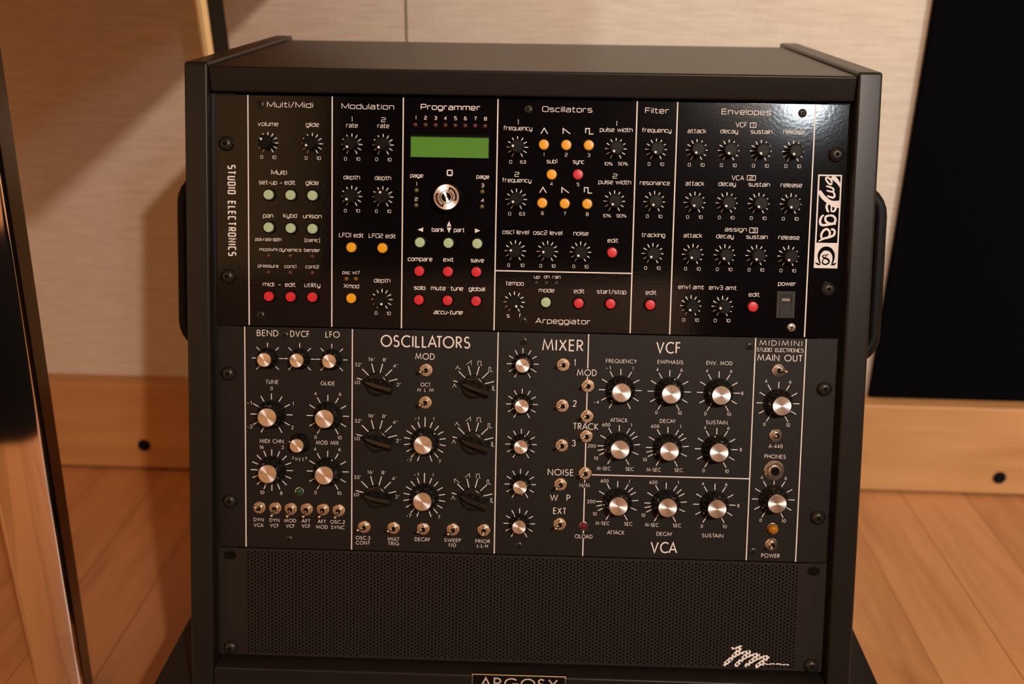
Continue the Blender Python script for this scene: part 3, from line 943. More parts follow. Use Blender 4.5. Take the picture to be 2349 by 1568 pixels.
    ('envelope', 'e', '0', 122.23, 129.36, 2.18, 2.25, 0.14, 0),
    ('envelope', 'e', '10', 132.09, 129.36, 3.14, 2.25, 0.14, 0),
    ('envelope', 'e', '0', 146.53, 129.43, 2.17, 2.25, 0.14, 0),
    ('envelope', 'e', '10', 156.38, 129.43, 3.14, 2.25, 0.14, 0),
    ('envelope', 'e', '0', 170.8, 129.5, 2.17, 2.25, 0.14, 0),
    ('envelope', 'e', '10', 180.62, 129.5, 3.13, 2.25, 0.14, 0),
    ('envelope', 'e', '0', 195.2, 129.57, 2.16, 2.25, 0.14, 0),
    ('envelope', 'e', '10', 205.01, 129.56, 3.13, 2.25, 0.14, 0),
    ('envelope', 'e', 'assign', 159.35, 80.83, 16.8, 3.0, 0.14, 0),
    ('envelope', 'e', '3', 173.13, 80.6, 2.76, 2.4, 0.14, 0),
    ('envelope', 'e', 'attack', 126.95, 75.6, 14.32, 3.0, 0.14, 0),
    ('envelope', 'e', 'decay', 151.39, 75.52, 13.39, 3.0, 0.14, 0),
    ('envelope', 'e', 'sustain', 175.62, 75.5, 16.37, 3.0, 0.14, 0),
    ('envelope', 'e', 'release', 200.01, 75.55, 16.22, 3.0, 0.14, 0),
    ('envelope', 'e', 'env1 amt', 127.01, 36.11, 19.78, 3.0, 0.14, 0),
    ('envelope', 'e', 'env3 amt', 151.26, 36.12, 21.29, 3.0, 0.14, 0),
    ('envelope', 'e', 'edit', 175.48, 31.36, 8.44, 3.0, 0.14, 0),
    ('envelope', 'e', 'power', 200.25, 40.25, 13.89, 3.0, 0.14, 0),
    ('envelope', 'e', '0', 122.28, 89.93, 2.09, 2.25, 0.14, 0),
    ('envelope', 'e', '10', 132.16, 89.93, 3.19, 2.25, 0.14, 0),
    ('envelope', 'e', '0', 146.52, 89.96, 2.09, 2.25, 0.14, 0),
    ('envelope', 'e', '10', 156.4, 89.96, 3.18, 2.25, 0.14, 0),
    ('envelope', 'e', '0', 170.8, 89.99, 2.08, 2.25, 0.14, 0),
    ('envelope', 'e', '10', 180.66, 90.0, 3.18, 2.25, 0.14, 0),
    ('envelope', 'e', '0', 195.1, 89.97, 2.08, 2.25, 0.14, 0),
    ('envelope', 'e', '10', 204.94, 89.97, 3.18, 2.25, 0.14, 0),
    ('envelope', 'e', '0', 122.23, 50.46, 2.1, 2.25, 0.14, 0),
    ('envelope', 'e', '10', 132.17, 50.47, 3.21, 2.25, 0.14, 0),
    ('envelope', 'e', '0', 146.48, 50.52, 2.09, 2.25, 0.14, 0),
    ('envelope', 'e', '10', 156.4, 50.53, 3.2, 2.25, 0.14, 0),
    ('envelope', 'e', '0', 170.75, 50.58, 2.09, 2.25, 0.14, 0),
    ('envelope', 'e', '10', 180.66, 50.6, 3.19, 2.25, 0.14, 0),
    ('envelope', 'e', '0', 195.05, 50.52, 2.08, 2.25, 0.14, 0),
    ('envelope', 'e', '10', 204.94, 50.54, 3.19, 2.25, 0.14, 0),
    ('envelope', 'e', '0', 122.23, 10.97, 2.1, 2.25, 0.14, 0),
    ('envelope', 'e', '10', 132.22, 11.0, 3.22, 2.25, 0.14, 0),
    ('envelope', 'e', '0', 146.42, 11.05, 2.11, 2.25, 0.14, 0),
    ('envelope', 'e', '10', 156.38, 11.09, 3.21, 2.25, 0.14, 0),
]
SIDE_TEXT = [
    (-229.01, 124.19),
    (-228.54, 54.24),
]
SCREEN = [
    (-90.52, 148.94),
    (-30.78, 149.09),
    (-30.6, 132.7),
    (-90.21, 132.57),
]
DIAL = (-61.73, 102.31)
POWER_SWITCH = [
    (192.44, 35.73),
    (206.44, 35.83),
    (206.47, 15.45),
    (192.62, 15.4),
]
LOGO = [
    (219.72, 124.82),
    (238.25, 125.15),
    (237.75, 54.24),
    (219.5, 53.87),
    (237.1, 73.44),
]
TEXT_LOWER = [
    ('controller', 'f', 'BEND', -201.39, 170.35, 17.05, 4.4, 0.125, 0),
    ('controller', 'f', 'DVCF', -175.97, 170.31, 15.17, 4.4, 0.125, 0),
    ('controller', 'f', 'LFO', -150.29, 170.32, 11.12, 4.4, 0.125, 0),
    ('controller', 'f', 'TUNE', -198.11, 132.81, 10.1, 2.75, 0.125, 0),
    ('controller', 'f', 'GLIDE', -154.09, 132.6, 11.05, 2.75, 0.125, 0),
    ('controller', 'f', 'MIDI CHN', -198.61, 85.47, 18.95, 2.85, 0.125, 0),
    ('controller', 'f', 'MOD MIX', -154.3, 85.32, 17.97, 2.85, 0.125, 0),
    ('controller', 'f', '0', -198.38, 127.73, 1.85, 2.45, 0.125, 0),
    ('controller', 'f', '-1', -216.13, 115.86, 3.83, 2.45, 0.125, 0),
    ('controller', 'f', '1', -181.37, 116.19, 0.68, 2.45, 0.125, 0),
    ('controller', 'f', '-2', -215.76, 97.02, 4.34, 2.45, 0.125, 0),
    ('controller', 'f', '2', -181.93, 96.98, 1.73, 2.45, 0.125, 0),
    ('controller', 'f', '4', -163.69, 124.47, 1.91, 2.45, 0.125, 0),
    ('controller', 'f', '6', -144.33, 124.5, 2.03, 2.45, 0.125, 0),
    ('controller', 'f', '0', -163.65, 89.77, 1.98, 2.45, 0.125, 0),
    ('controller', 'f', '10', -144.57, 89.81, 3.21, 2.45, 0.125, 0),
    ('controller', 'f', '16', -206.53, 80.76, 3.17, 2.45, 0.125, 0),
    ('controller', 'f', '2', -189.7, 80.94, 1.74, 2.45, 0.125, 0),
    ('controller', 'f', '10', -206.3, 44.19, 3.24, 2.45, 0.125, 0),
    ('controller', 'f', '8', -190.99, 44.09, 1.87, 2.45, 0.125, 0),
    ('controller', 'f', '4', -163.95, 80.34, 1.85, 2.45, 0.125, 0),
    ('controller', 'f', '6', -144.61, 80.38, 1.98, 2.45, 0.125, 0),
    ('controller', 'f', '0', -163.57, 45.31, 1.99, 2.45, 0.125, 0),
    ('controller', 'f', '10', -144.68, 45.19, 3.17, 2.45, 0.125, 0),
    ('controller', 'f', 'DYN', -209.22, 21.95, 8.0, 2.55, 0.125, 0),
    ('controller', 'f', 'VCA', -209.25, 17.51, 7.75, 2.55, 0.125, 0),
    ('controller', 'f', 'DYN', -196.55, 21.86, 7.99, 2.55, 0.125, 0),
    ('controller', 'f', 'VCF', -196.56, 17.41, 6.87, 2.55, 0.125, 0),
    ('controller', 'f', 'MOD', -183.94, 21.88, 9.47, 2.55, 0.125, 0),
    ('controller', 'f', 'VCF', -183.83, 17.45, 6.98, 2.55, 0.125, 0),
    ('controller', 'f', 'AFT', -171.32, 21.84, 7.04, 2.55, 0.125, 0),
    ('controller', 'f', 'VCF', -171.23, 17.79, 6.86, 2.55, 0.125, 0),
    ('controller', 'f', 'AFT', -158.58, 21.74, 6.73, 2.55, 0.125, 0),
    ('controller', 'f', 'MOD', -158.55, 17.37, 9.4, 2.55, 0.125, 0),
    ('controller', 'f', 'OSC.2', -145.98, 21.77, 11.64, 2.55, 0.125, 0),
    ('controller', 'f', 'SYNC', -145.81, 17.34, 10.71, 2.55, 0.125, 0),
    ('oscillator', 'f', 'OSCILLATORS', -77.61, 164.34, 69.99, 8.4, 0.13, 0),
    ('oscillator', 'f', 'MOD', -77.79, 154.73, 15.16, 4.5, 0.125, 0),
    ('oscillator', 'f', 'OCT', -77.14, 133.44, 7.65, 2.75, 0.125, 0),
    ('oscillator', 'f', 'H', -82.13, 129.17, 2.29, 2.6, 0.125, 0),
    ('oscillator', 'f', 'L', -77.42, 129.29, 1.12, 2.6, 0.125, 0),
    ('oscillator', 'f', 'M', -72.41, 129.4, 3.24, 2.6, 0.125, 0),
    ('oscillator', 'f', 'OSC.3', -125.72, 9.32, 11.51, 2.6, 0.125, 0),
    ('oscillator', 'f', 'CONT', -125.73, 5.31, 11.21, 2.6, 0.125, 0),
    ('oscillator', 'f', 'MULT', -101.3, 9.17, 9.32, 2.6, 0.125, 0),
    ('oscillator', 'f', 'TRIG', -101.34, 5.36, 8.83, 2.6, 0.125, 0),
    ('oscillator', 'f', 'DECAY', -78.27, 9.36, 12.28, 2.75, 0.125, 0),
    ('oscillator', 'f', 'SWEEP', -54.24, 9.39, 13.2, 2.6, 0.125, 0),
    ('oscillator', 'f', 'F/O', -54.28, 5.39, 5.58, 2.6, 0.125, 0),
    ('oscillator', 'f', 'PRIOR', -30.28, 9.23, 11.44, 2.6, 0.125, 0),
    ('oscillator', 'f', 'L-L-H', -30.4, 5.42, 8.6, 2.6, 0.125, 0),
    ('mixer', 'f', 'MIXER', 29.39, 164.09, 32.03, 8.1, 0.13, 0),
    ('mixer', 'f', '1', 39.06, 152.48, 1.21, 4.6, 0.125, 0),
    ('mixer', 'f', '2', 39.83, 120.44, 2.91, 4.6, 0.125, 0),
    ('mixer', 'f', '3', 39.89, 88.94, 2.93, 4.6, 0.125, 0),
    ('mixer', 'f', 'MOD', 48.64, 144.88, 15.37, 4.6, 0.125, 0),
    ('mixer', 'f', 'TRACK', 48.95, 102.47, 19.89, 4.6, 0.125, 0),
    ('mixer', 'f', 'NOISE', 30.2, 65.43, 20.31, 4.6, 0.125, 0),
    ('mixer', 'f', 'W', 25.45, 45.16, 6.32, 4.5, 0.125, 0),
    ('mixer', 'f', 'P', 36.78, 45.15, 3.07, 4.5, 0.125, 0),
    ('mixer', 'f', 'EXT', 30.16, 34.42, 10.32, 4.6, 0.125, 0),
    ('mixer', 'f', 'N/M', 49.23, 56.44, 7.83, 2.85, 0.125, 0),
    ('mixer', 'f', 'OLOAD', 49.55, 15.17, 13.96, 2.85, 0.125, 0),
    ('filter', 'f', 'VCF', 111.22, 164.03, 18.91, 8.1, 0.13, 0),
    ('filter', 'f', 'FREQUENCY', 75.16, 155.38, 23.95, 2.75, 0.125, 0),
    ('filter', 'f', '-1', 65.08, 149.96, 3.74, 2.45, 0.125, 0),
    ('filter', 'f', '1', 84.32, 149.97, 0.66, 2.45, 0.125, 0),
    ('filter', 'f', '-4', 56.75, 123.0, 4.37, 2.45, 0.125, 0),
    ('filter', 'f', 'ATTACK', 74.66, 108.97, 13.65, 2.75, 0.125, 0),
    ('filter', 'f', '600', 64.81, 105.34, 6.25, 2.45, 0.125, 0),
    ('filter', 'f', '1', 84.37, 105.38, 0.66, 2.45, 0.125, 0),
    ('filter', 'f', '200', 54.0, 88.17, 6.09, 2.45, 0.125, 0),
    ('filter', 'f', '10', 57.62, 78.46, 3.17, 2.45, 0.125, 0),
    ('filter', 'f', 'M-SEC', 63.91, 70.41, 10.67, 2.6, 0.125, 0),
    ('filter', 'f', 'SEC', 84.17, 70.44, 6.4, 2.6, 0.125, 0),
    ('filter', 'f', 'EMPHASIS', 113.06, 155.55, 19.8, 2.75, 0.125, 0),
    ('filter', 'f', 'ENV. MOD', 151.0, 155.61, 20.07, 2.75, 0.125, 0),
    ('filter', 'f', '4', 103.36, 149.64, 1.85, 2.45, 0.125, 0),
    ('filter', 'f', '6', 121.98, 149.74, 1.85, 2.45, 0.125, 0),
    ('filter', 'f', '0', 103.62, 115.88, 1.86, 2.45, 0.125, 0),
    ('filter', 'f', '10', 121.84, 115.91, 3.11, 2.45, 0.125, 0),
    ('filter', 'f', '4', 141.66, 149.52, 1.84, 2.45, 0.125, 0),
    ('filter', 'f', '6', 160.24, 149.62, 1.84, 2.45, 0.125, 0),
    ('filter', 'f', '8', 169.51, 132.51, 1.71, 2.45, 0.125, 0),
    ('filter', 'f', '0', 141.62, 115.98, 1.85, 2.45, 0.125, 0),
    ('filter', 'f', '10', 159.93, 115.89, 3.11, 2.45, 0.125, 0),
    ('filter', 'f', 'DECAY', 112.71, 109.21, 12.28, 2.75, 0.125, 0),
    ('filter', 'f', '600', 102.98, 104.99, 6.25, 2.45, 0.125, 0),
    ('filter', 'f', '1', 122.65, 105.27, 0.67, 2.45, 0.125, 0),
    ('filter', 'f', 'SUSTAIN', 150.69, 109.0, 16.55, 2.75, 0.125, 0),
    ('filter', 'f', '4', 141.83, 104.93, 1.85, 2.45, 0.125, 0),
    ('filter', 'f', '6', 159.94, 104.91, 1.85, 2.45, 0.125, 0),
    ('filter', 'f', '8', 170.24, 88.12, 1.73, 2.45, 0.125, 0),
    ('filter', 'f', '10', 95.8, 78.36, 3.2, 2.45, 0.125, 0),
    ('filter', 'f', 'M-SEC', 103.0, 70.37, 10.94, 2.6, 0.125, 0),
    ('filter', 'f', 'SEC', 122.42, 70.59, 6.53, 2.6, 0.125, 0),
    ('filter', 'f', '0', 142.0, 70.82, 1.86, 2.45, 0.125, 0),
    ('filter', 'f', '10', 160.08, 70.75, 3.12, 2.45, 0.125, 0),
    ('amplifier', 'f', '600', 64.87, 60.59, 6.29, 2.45, 0.125, 0),
    ('amplifier', 'f', '1', 84.23, 60.59, 0.68, 2.45, 0.125, 0),
    ('amplifier', 'f', '200', 54.72, 43.74, 6.25, 2.45, 0.125, 0),
    ('amplifier', 'f', '10', 57.89, 33.91, 3.13, 2.45, 0.125, 0),
    ('amplifier', 'f', 'M-SEC', 64.15, 26.41, 10.92, 2.6, 0.125, 0),
    ('amplifier', 'f', 'SEC', 84.48, 26.46, 6.43, 2.6, 0.125, 0),
    ('amplifier', 'f', 'ATTACK', 74.82, 19.14, 13.68, 2.75, 0.125, 0),
    ('amplifier', 'f', '600', 103.03, 60.4, 6.34, 2.45, 0.125, 0),
    ('amplifier', 'f', '1', 122.5, 60.7, 0.67, 2.45, 0.125, 0),
    ('amplifier', 'f', '10', 96.06, 33.73, 3.15, 2.45, 0.125, 0),
    ('amplifier', 'f', 'M-SEC', 103.05, 26.14, 10.6, 2.6, 0.125, 0),
    ('amplifier', 'f', 'SEC', 122.91, 26.2, 6.43, 2.6, 0.125, 0),
    ('amplifier', 'f', 'DECAY', 113.06, 19.03, 12.41, 2.75, 0.125, 0),
    ('amplifier', 'f', '4', 141.94, 60.33, 1.87, 2.45, 0.125, 0),
    ('amplifier', 'f', '6', 160.07, 60.25, 1.86, 2.45, 0.125, 0),
    ('amplifier', 'f', '8', 170.22, 43.55, 1.73, 2.45, 0.125, 0),
    ('amplifier', 'f', '0', 142.25, 26.24, 1.8, 2.45, 0.125, 0),
    ('amplifier', 'f', '10', 160.16, 26.39, 3.21, 2.45, 0.125, 0),
    ('amplifier', 'f', 'SUSTAIN', 151.01, 18.7, 16.74, 2.75, 0.125, 0),
    ('amplifier', 'f', 'VCA', 113.12, 5.34, 21.04, 8.1, 0.13, 0),
    ('output', 's', 'MIDIMINI', 197.47, 171.62, 32.74, 3.8, 0.11, 0),
    ('output', 'e', 'STUDIO  ELECTRONICS', 197.32, 166.84, 36.1, 2.6, 0.13, 0),
    ('output', 'f', 'MAIN OUT', 197.31, 159.8, 34.69, 4.6, 0.125, 0),
    ('output', 'f', '4', 187.61, 142.57, 1.84, 2.45, 0.125, 0),
    ('output', 'f', '6', 206.16, 142.47, 1.84, 2.45, 0.125, 0),
    ('output', 'f', '0', 187.7, 108.69, 1.85, 2.45, 0.125, 0),
    ('output', 'f', '10', 205.98, 108.53, 3.1, 2.45, 0.125, 0),
    ('output', 'f', 'A-440', 197.17, 91.37, 10.78, 2.75, 0.125, 0),
    ('output', 'f', 'PHONES', 197.11, 83.18, 16.55, 2.85, 0.125, 0),
    ('output', 'f', '4', 187.62, 66.43, 1.86, 2.45, 0.125, 0),
    ('output', 'f', '6', 206.16, 66.35, 1.86, 2.45, 0.125, 0),
    ('output', 'f', '0', 188.11, 32.23, 1.86, 2.45, 0.125, 0),
    ('output', 'f', '10', 206.16, 32.25, 3.13, 2.45, 0.125, 0),
    ('output', 'f', 'POWER', 197.01, 3.75, 14.38, 2.85, 0.125, 0),
]
KNOBS_SMALL = [
    (-201.47, 152.75, 'seven', -135),
    (-176.18, 152.84, 'seven', -135),
    (-150.93, 152.86, 'seven', -135),
    (-176.2, 85.9, 'none', -80),
    (-1.41, 152.84, 'eleven', 118),
    (-1.37, 121.12, 'eleven', -115),
    (-1.4, 89.27, 'eleven', 22),
    (-1.42, 57.3, 'eleven', 170),
    (-1.52, 25.63, 'eleven', -30),
]
KNOBS_LARGE = [
    (-198.57, 108.27, 'eleven', -140),
    (-153.98, 108.23, 'eleven', -150),
    (-198.5, 63.6, 'sixteen', -88),
    (-154.04, 63.68, 'eleven', 22),
    (-77.16, 89.55, 'seventeen', 48),
    (-77.16, 44.77, 'seventeen', -150),
    (74.98, 134.05, 'eleven', -140),
    (112.96, 133.79, 'eleven', 20),
    (151.11, 133.75, 'eleven', -145),
    (75.09, 89.7, 'time', -105),
    (113.03, 89.32, 'time', -118),
    (151.07, 89.26, 'eleven', -10),
    (75.19, 45.11, 'time', -100),
    (113.22, 44.92, 'time', -145),
    (151.33, 44.97, 'eleven', -128),
    (197.41, 126.6, 'eleven', 125),
    (197.24, 50.37, 'eleven', -125),
]
SELECTORS = [
    (-115.19, 134.39, 'range', -77),
    (-115.2, 89.74, 'range', -77),
    (-115.51, 44.7, 'range', -82),
    (-39.5, 134.21, 'wave', -73),
    (-39.39, 89.71, 'wave', -73),
    (-39.34, 44.7, 'wavesaw', -70),
]
TOGGLES = [
    (-208.5, 33.09, -0.12, 3.14),
    (-195.81, 32.93, -0.36, -3.86),
    (-183.38, 32.69, -0.5, -3.85),
    (-170.65, 32.72, -0.51, -3.73),
    (-157.62, 32.88, -1.08, -3.68),
    (-145.09, 32.46, -0.98, -3.41),
    (-76.83, 146.33, -3.83, -0.21),
    (-77.14, 120.75, -3.54, -0.49),
    (-124.65, 19.62, -3.79, 0.22),
    (-101.23, 19.44, -3.31, 0.31),
    (-77.59, 19.46, -3.4, 0.25),
    (-53.99, 19.47, -3.16, -1.11),
    (-29.44, 19.7, -0.26, -1.08),
    (30.12, 152.95, -3.2, 0.5),
    (30.24, 120.73, -3.44, 0.2),
    (30.58, 89.24, -3.5, -0.24),
    (30.29, 58.11, -3.46, -1.44),
    (30.39, 26.12, -3.61, -0.91),
    (49.81, 136.81, -3.73, 0.62),
    (49.72, 112.9, -3.83, 0.04),
    (49.66, 97.01, -3.54, 0.22),
    (49.41, 67.51, -3.82, -0.49),
    (196.72, 152.25, 3.8, 0.53),
    (196.85, 101.27, -2.51, 1.51),
    (197.41, 14.24, -2.73, 0.2),
]
LIGHTS_LOWER = [
    (-176.4, 46.93, 'green'),
    (49.36, 25.19, 'red'),
    (197.59, 27.32, 'amber'),
]
JACK = (196.77, 73.44)
SCREWS_LOWER = [
    (-188.03, 171.26),
    (-185.16, 7.68),
    (-0.99, 170.77),
    (-1.47, 7.69),
    (173.71, 170.62),
    (183.26, 8.06),
]
RULES_LOWER = [
    (-219.37, 177.79, -219.42, 0.54),
    (-134.81, 177.68, -134.73, 0.48),
    (-21.08, 177.75, -20.87, 0.49),
    (177.68, 177.61, 178.58, -0.02),
    (216.77, 177.68, 216.97, -0.32),
    (54.71, 66.56, 177.66, 66.23),
    (49.04, 177.77, 49.11, 150.39),
    (49.1, 143.97, 49.11, 141.22),
    (49.18, 131.72, 49.2, 117.28),
    (48.96, 108.03, 48.98, 107.23),
    (49.21, 91.65, 49.43, 72.03),
    (49.45, 62.06, 49.44, 60.19),
    (49.43, 55.81, 49.43, 28.22),
    (49.48, 21.29, 49.54, 19.08),
    (49.47, 14.66, 49.61, 0.24),
]
SIGNATURE = [
    (1.3, [(169.81, 17.52), (172.65, 17.75), (175.58, 18.8), (177.22, 19.13)]),
    (2.5, [(176.39, 18.55), (175.17, 15.9), (172.23, 11.8), (168.1, 7.39), (164.9, 4.39)]),
    (1.6, [(171.93, 10.96), (175.81, 13.16), (180.39, 14.68), (184.0, 15.27)]),
    (2.4, [(183.36, 14.77), (180.53, 11.23), (177.37, 7.68), (174.07, 3.98)]),
    (1.6, [(176.7, 7.66), (181.87, 10.93), (187.08, 12.81), (191.03, 13.49)]),
    (2.4, [(190.72, 12.93), (187.89, 9.39), (184.72, 6.18), (182.03, 3.81)]),
    (1.7, [(185.36, 6.54), (189.88, 9.45), (195.09, 11.34), (198.92, 11.52)]),
    (2.3, [(198.41, 10.95), (195.89, 8.25), (192.68, 5.74), (190.27, 3.38)]),
    (1.9, [(191.1, 4.1), (194.01, 5.78), (196.02, 5.22)]),
    (0.75, [(194.7, 5.04), (200.64, 5.5), (205.25, 5.92), (209.9, 5.51), (215.21, 5.26)]),
]
VENT_HOLES_SPAN = [
    -219.28,
    219.8,
]
NAMEPLATE = [
    (-36.76, -5.15),
    (38.34, -4.95),
]

U0, M0 = 0.2667, 0.0889

def unit(name, label, v0):
    p = front(0, 0, v0)
    return thing(name, label, 'synthesizer', p, (-TILT, 0, 0))

def plate(parent, name, h, m, thick=0.0030):
    b = MB(); b.box(-0.2413, 0.2413, 0.0, thick - 0.0008, 0.0003, h - 0.0003)
    o = b.obj(name, m, parent)
    return bevel(o, 0.0005, 2)

def ticks(mb, u, v, angs, r0, r1, w):
    mb.marks.append((len(mb.v), len(mb.f)))
    for a_ in angs:
        t = radians(a_)
        mb.ribbon([((u + r0 * sin(t)) / 1000, (v + r0 * cos(t)) / 1000), ((u + r1 * sin(t)) / 1000, (v + r1 * cos(t)) / 1000)], w / 1000, -0.0001)

ELEVEN = [-150 + 30 * i for i in range(11)]
def part(name, me, parent, u, v, an=0.0, off=0.0):
    return link(name, me, parent, (u / 1000, -off, v / 1000), (0, radians(an), 0))

def legends(parent, mb, gap=0.0024):
    """the print on a panel, one mesh for each caption or scale that stands apart"""
    cuts = mb.marks + [(len(mb.v), len(mb.f))]
    units = []
    for (v0, f0), (v1, f1) in zip(cuts, cuts[1:]):
        vs = mb.v[v0:v1]
        if vs:
            units.append((min(p[0] for p in vs), max(p[0] for p in vs), min(p[2] for p in vs), max(p[2] for p in vs), v0, v1, f0, f1))
    par = list(range(len(units)))
    def find(i):
        while par[i] != i:
            i = par[i]
        return i
    for i, a_ in enumerate(units):
        for j in range(i):
            c_ = units[j]
            if a_[0] < c_[1] + gap and c_[0] < a_[1] + gap and a_[2] < c_[3] + gap * 0.8 and c_[2] < a_[3] + gap * 0.8:
                par[find(i)] = find(j)
    groups = {}
    for i, u_ in enumerate(units):
        groups.setdefault(find(i), []).append(u_)
    for g_ in groups.values():
        m_ = MB()
        for u_ in g_:
            m_.add(mb.v[u_[4]:u_[5]], [tuple(k - u_[4] for k in f) for f in mb.f[u_[6]:u_[7]]])
        m_.obj('printed_legend', PRINT, parent)

# shared small hardware -------------------------------------------------------
def lathe_mesh(name, prof, m, seg=36, sharp=35, **k):
    b = MB(); b.lathe([(r / 1000, h / 1000) for r, h in prof], seg, **k)
    return autosmooth(b.mesh(name, m), sharp)

RACK_HEAD = lathe_mesh('rack_screw', [(5.6, 0), (5.7, 0.8), (5.4, 2.1), (4.6, 3.4), (3.5, 4.2), (2.2, 4.6), (1.9, 4.6)], SCREW_BLACK)
b = MB(); b.lathe([(0.00185, 0.00462)], 6); HEX = b.mesh('hex_socket', VOID)
PHIL = lathe_mesh('panel_screw', [(3.3, 0), (3.2, 0.35), (2.6, 0.75), (1.4, 0.95)], SCREW_BLACK, 28)
PHIL_Z = lathe_mesh('panel_screw', [(3.3, 0), (3.2, 0.35), (2.6, 0.75), (1.4, 0.95)], SCREW_ZINC, 28)
b = MB()
for a_ in (20, 110):
    t = radians(a_); d = 0.0019
    b.ribbon([(-d * sin(t), -d * cos(t)), (d * sin(t), d * cos(t))], 0.0008, -0.00102)
CROSS = b.mesh('cross_recess', VOID)
def slot_mesh():
    b = MB()
    pts = arc(-0.0016, 0, .0034, .0034, 90, 270, 12) + arc(0.0016, 0, .0034, .0034, -90, 90, 12)
    b.add([(x, -0.00012, z) for x, z in pts], [tuple(range(len(pts)))])
    return b.mesh('mounting_slot', VOID)
SLOT = slot_mesh()
def rack_screw(parent, u, v, dx=0.0):
    s = part('mounting_slot', SLOT, parent, u + dx, v)
    o = part('rack_screw', RACK_HEAD, parent, u, v)
    part('hex_socket', HEX, o, 0, 0, 15)
def panel_screw(parent, u, v, an, zinc=False):
    o = part('panel_screw', PHIL_Z if zinc else PHIL, parent, u, v, an)
    if zinc:
        o['label'] = 'bright zinc panel screw'
    part('cross_recess', CROSS, o, 0, 0, 0)

# ------------------------------------------------------------------ upper synthesizer
up = unit('rack_synthesizer', 'upper glossy black synthesizer panel with a green display and coloured round buttons', U0)
fp = plate(up, 'front_panel', 0.1778, BLACK_GLOSS)
for (u0, v0, u1, v1) in RULES_UPPER:
    b = MB()
    if abs(u1 - u0) < 5:
        uu = (u0 + u1) / 2
        b.ribbon([(uu / 1000, 0.1772), (uu / 1000, 0.0008)], 0.00095, -0.0001)
    else:
        vv = (v0 + v1) / 2
        b.ribbon([(u0 / 1000, vv / 1000), (u1 / 1000, vv / 1000)], 0.00095, -0.0001)
    b.obj('divider_line', PRINT, fp)
legend = {}
def leg_mb(sec):
    return legend.setdefault(sec, MB())
for (sec, font, s, uc, vb, wid, cap, wt, it) in TEXT_UPPER:
    text(leg_mb(sec), font, s, uc, vb, wid, cap, wt, it)
for (sec, w, closed, pts) in TRACES_UPPER:
    leg_mb(sec).marks.append((len(leg_mb(sec).v), len(leg_mb(sec).f)))
    leg_mb(sec).ribbon([(u / 1000, v / 1000) for u, v in pts], w / 1000, -0.0001, bool(closed))
for tri in ARROWS:
    leg_mb('programmer').marks.append((len(leg_mb('programmer').v), len(leg_mb('programmer').f)))
    leg_mb('programmer').add([(u / 1000, -0.0001, v / 1000) for u, v in tri], [(0, 2, 1)])
def sec_of(u, v):
    if u < -151: return 'multi'
    if u < -96.5: return 'modulation'
    if u < -24: return 'programmer'
    if u < 81: return 'oscillator' if v > 47 else 'arpeggiator'
    return 'filter' if u < 112 else 'envelope'
for (u, v, an) in KNOBS_UPPER:
    ticks(leg_mb(sec_of(u, v)), u, v, ELEVEN, 5.3, 8.2, 0.72)
for sec, mb in legend.items():
    legends(fp, mb)

# maker's name down the left flange
b = MB()
(ua, va), (ub, vb_) = SIDE_TEXT
text(b, 'd', 'STUDIO ELECTRONICS', (ua + ub) / 2 - 2.65, (va + vb_) / 2, va - vb_, 5.3, 0.20, up=(1, 0))
b.obj('maker_lettering', PRINT, fp)

# knobs
KN = lathe_mesh('knob', [(5.5, 0.5), (5.6, 1.0), (5.45, 9.6), (5.1, 10.4), (4.6, 10.8), (4.35, 10.8), (4.1, 10.6)], KNOB_BLACK, 72, 18, lobes=24, amp=0.00022, lob=(1, 2))
b = MB(); b.disc((0, 0.0032), 0.00092, -0.01085, 18); DOT = b.mesh('pointer_dot', PRINT)
for (u, v, an) in KNOBS_UPPER:
    o = part('knob', KN, up, u, v, an)
    part('pointer_dot', DOT, o, 0, 0)
# push buttons
CAPM = {c: lathe_mesh('push_button', [(3.85, 0.2), (3.85, 3.9), (3.5, 4.5), (2.8, 4.62)], m, 32) for c, m in BTN.items()}
COLLAR = lathe_mesh('button_collar', [(4.95, 0), (4.95, 1.6), (4.5, 2.3), (4.15, 2.3), (4.05, 0.8)], KNOB_BLACK, 36)
for (u, v, c) in BUTTONS:
    o = part('push_button', CAPM[c], up, u, v)
    o['label'] = {'green': 'pale green', 'red': 'red', 'amber': 'amber'}[c] + ' push button'
    part('button_collar', COLLAR, o, 0, 0)
LM = {c: lathe_mesh('indicator_light', [(1.75, 0), (1.7, 0.6), (1.3, 1.2), (0.7, 1.5)], m, 20) for c, m in LED.items()}
for (u, v, c) in LIGHTS_UPPER:
    o = part('indicator_light', LM[c], up, u, v)
    o['label'] = 'small unlit ' + {'red': 'dark red', 'amber': 'amber', 'olive': 'olive', 'teal': 'dark'}[c] + ' light'
for k, (u, v) in enumerate(SCREWS_UPPER):
    panel_screw(up, u, v, 17 * k, k == 5)
for k in range(4):
    u, v = RACK_SCREWS[k]
    rack_screw(up, u, v - U0 * 1000, -1.6 if u < 0 else 1.4)
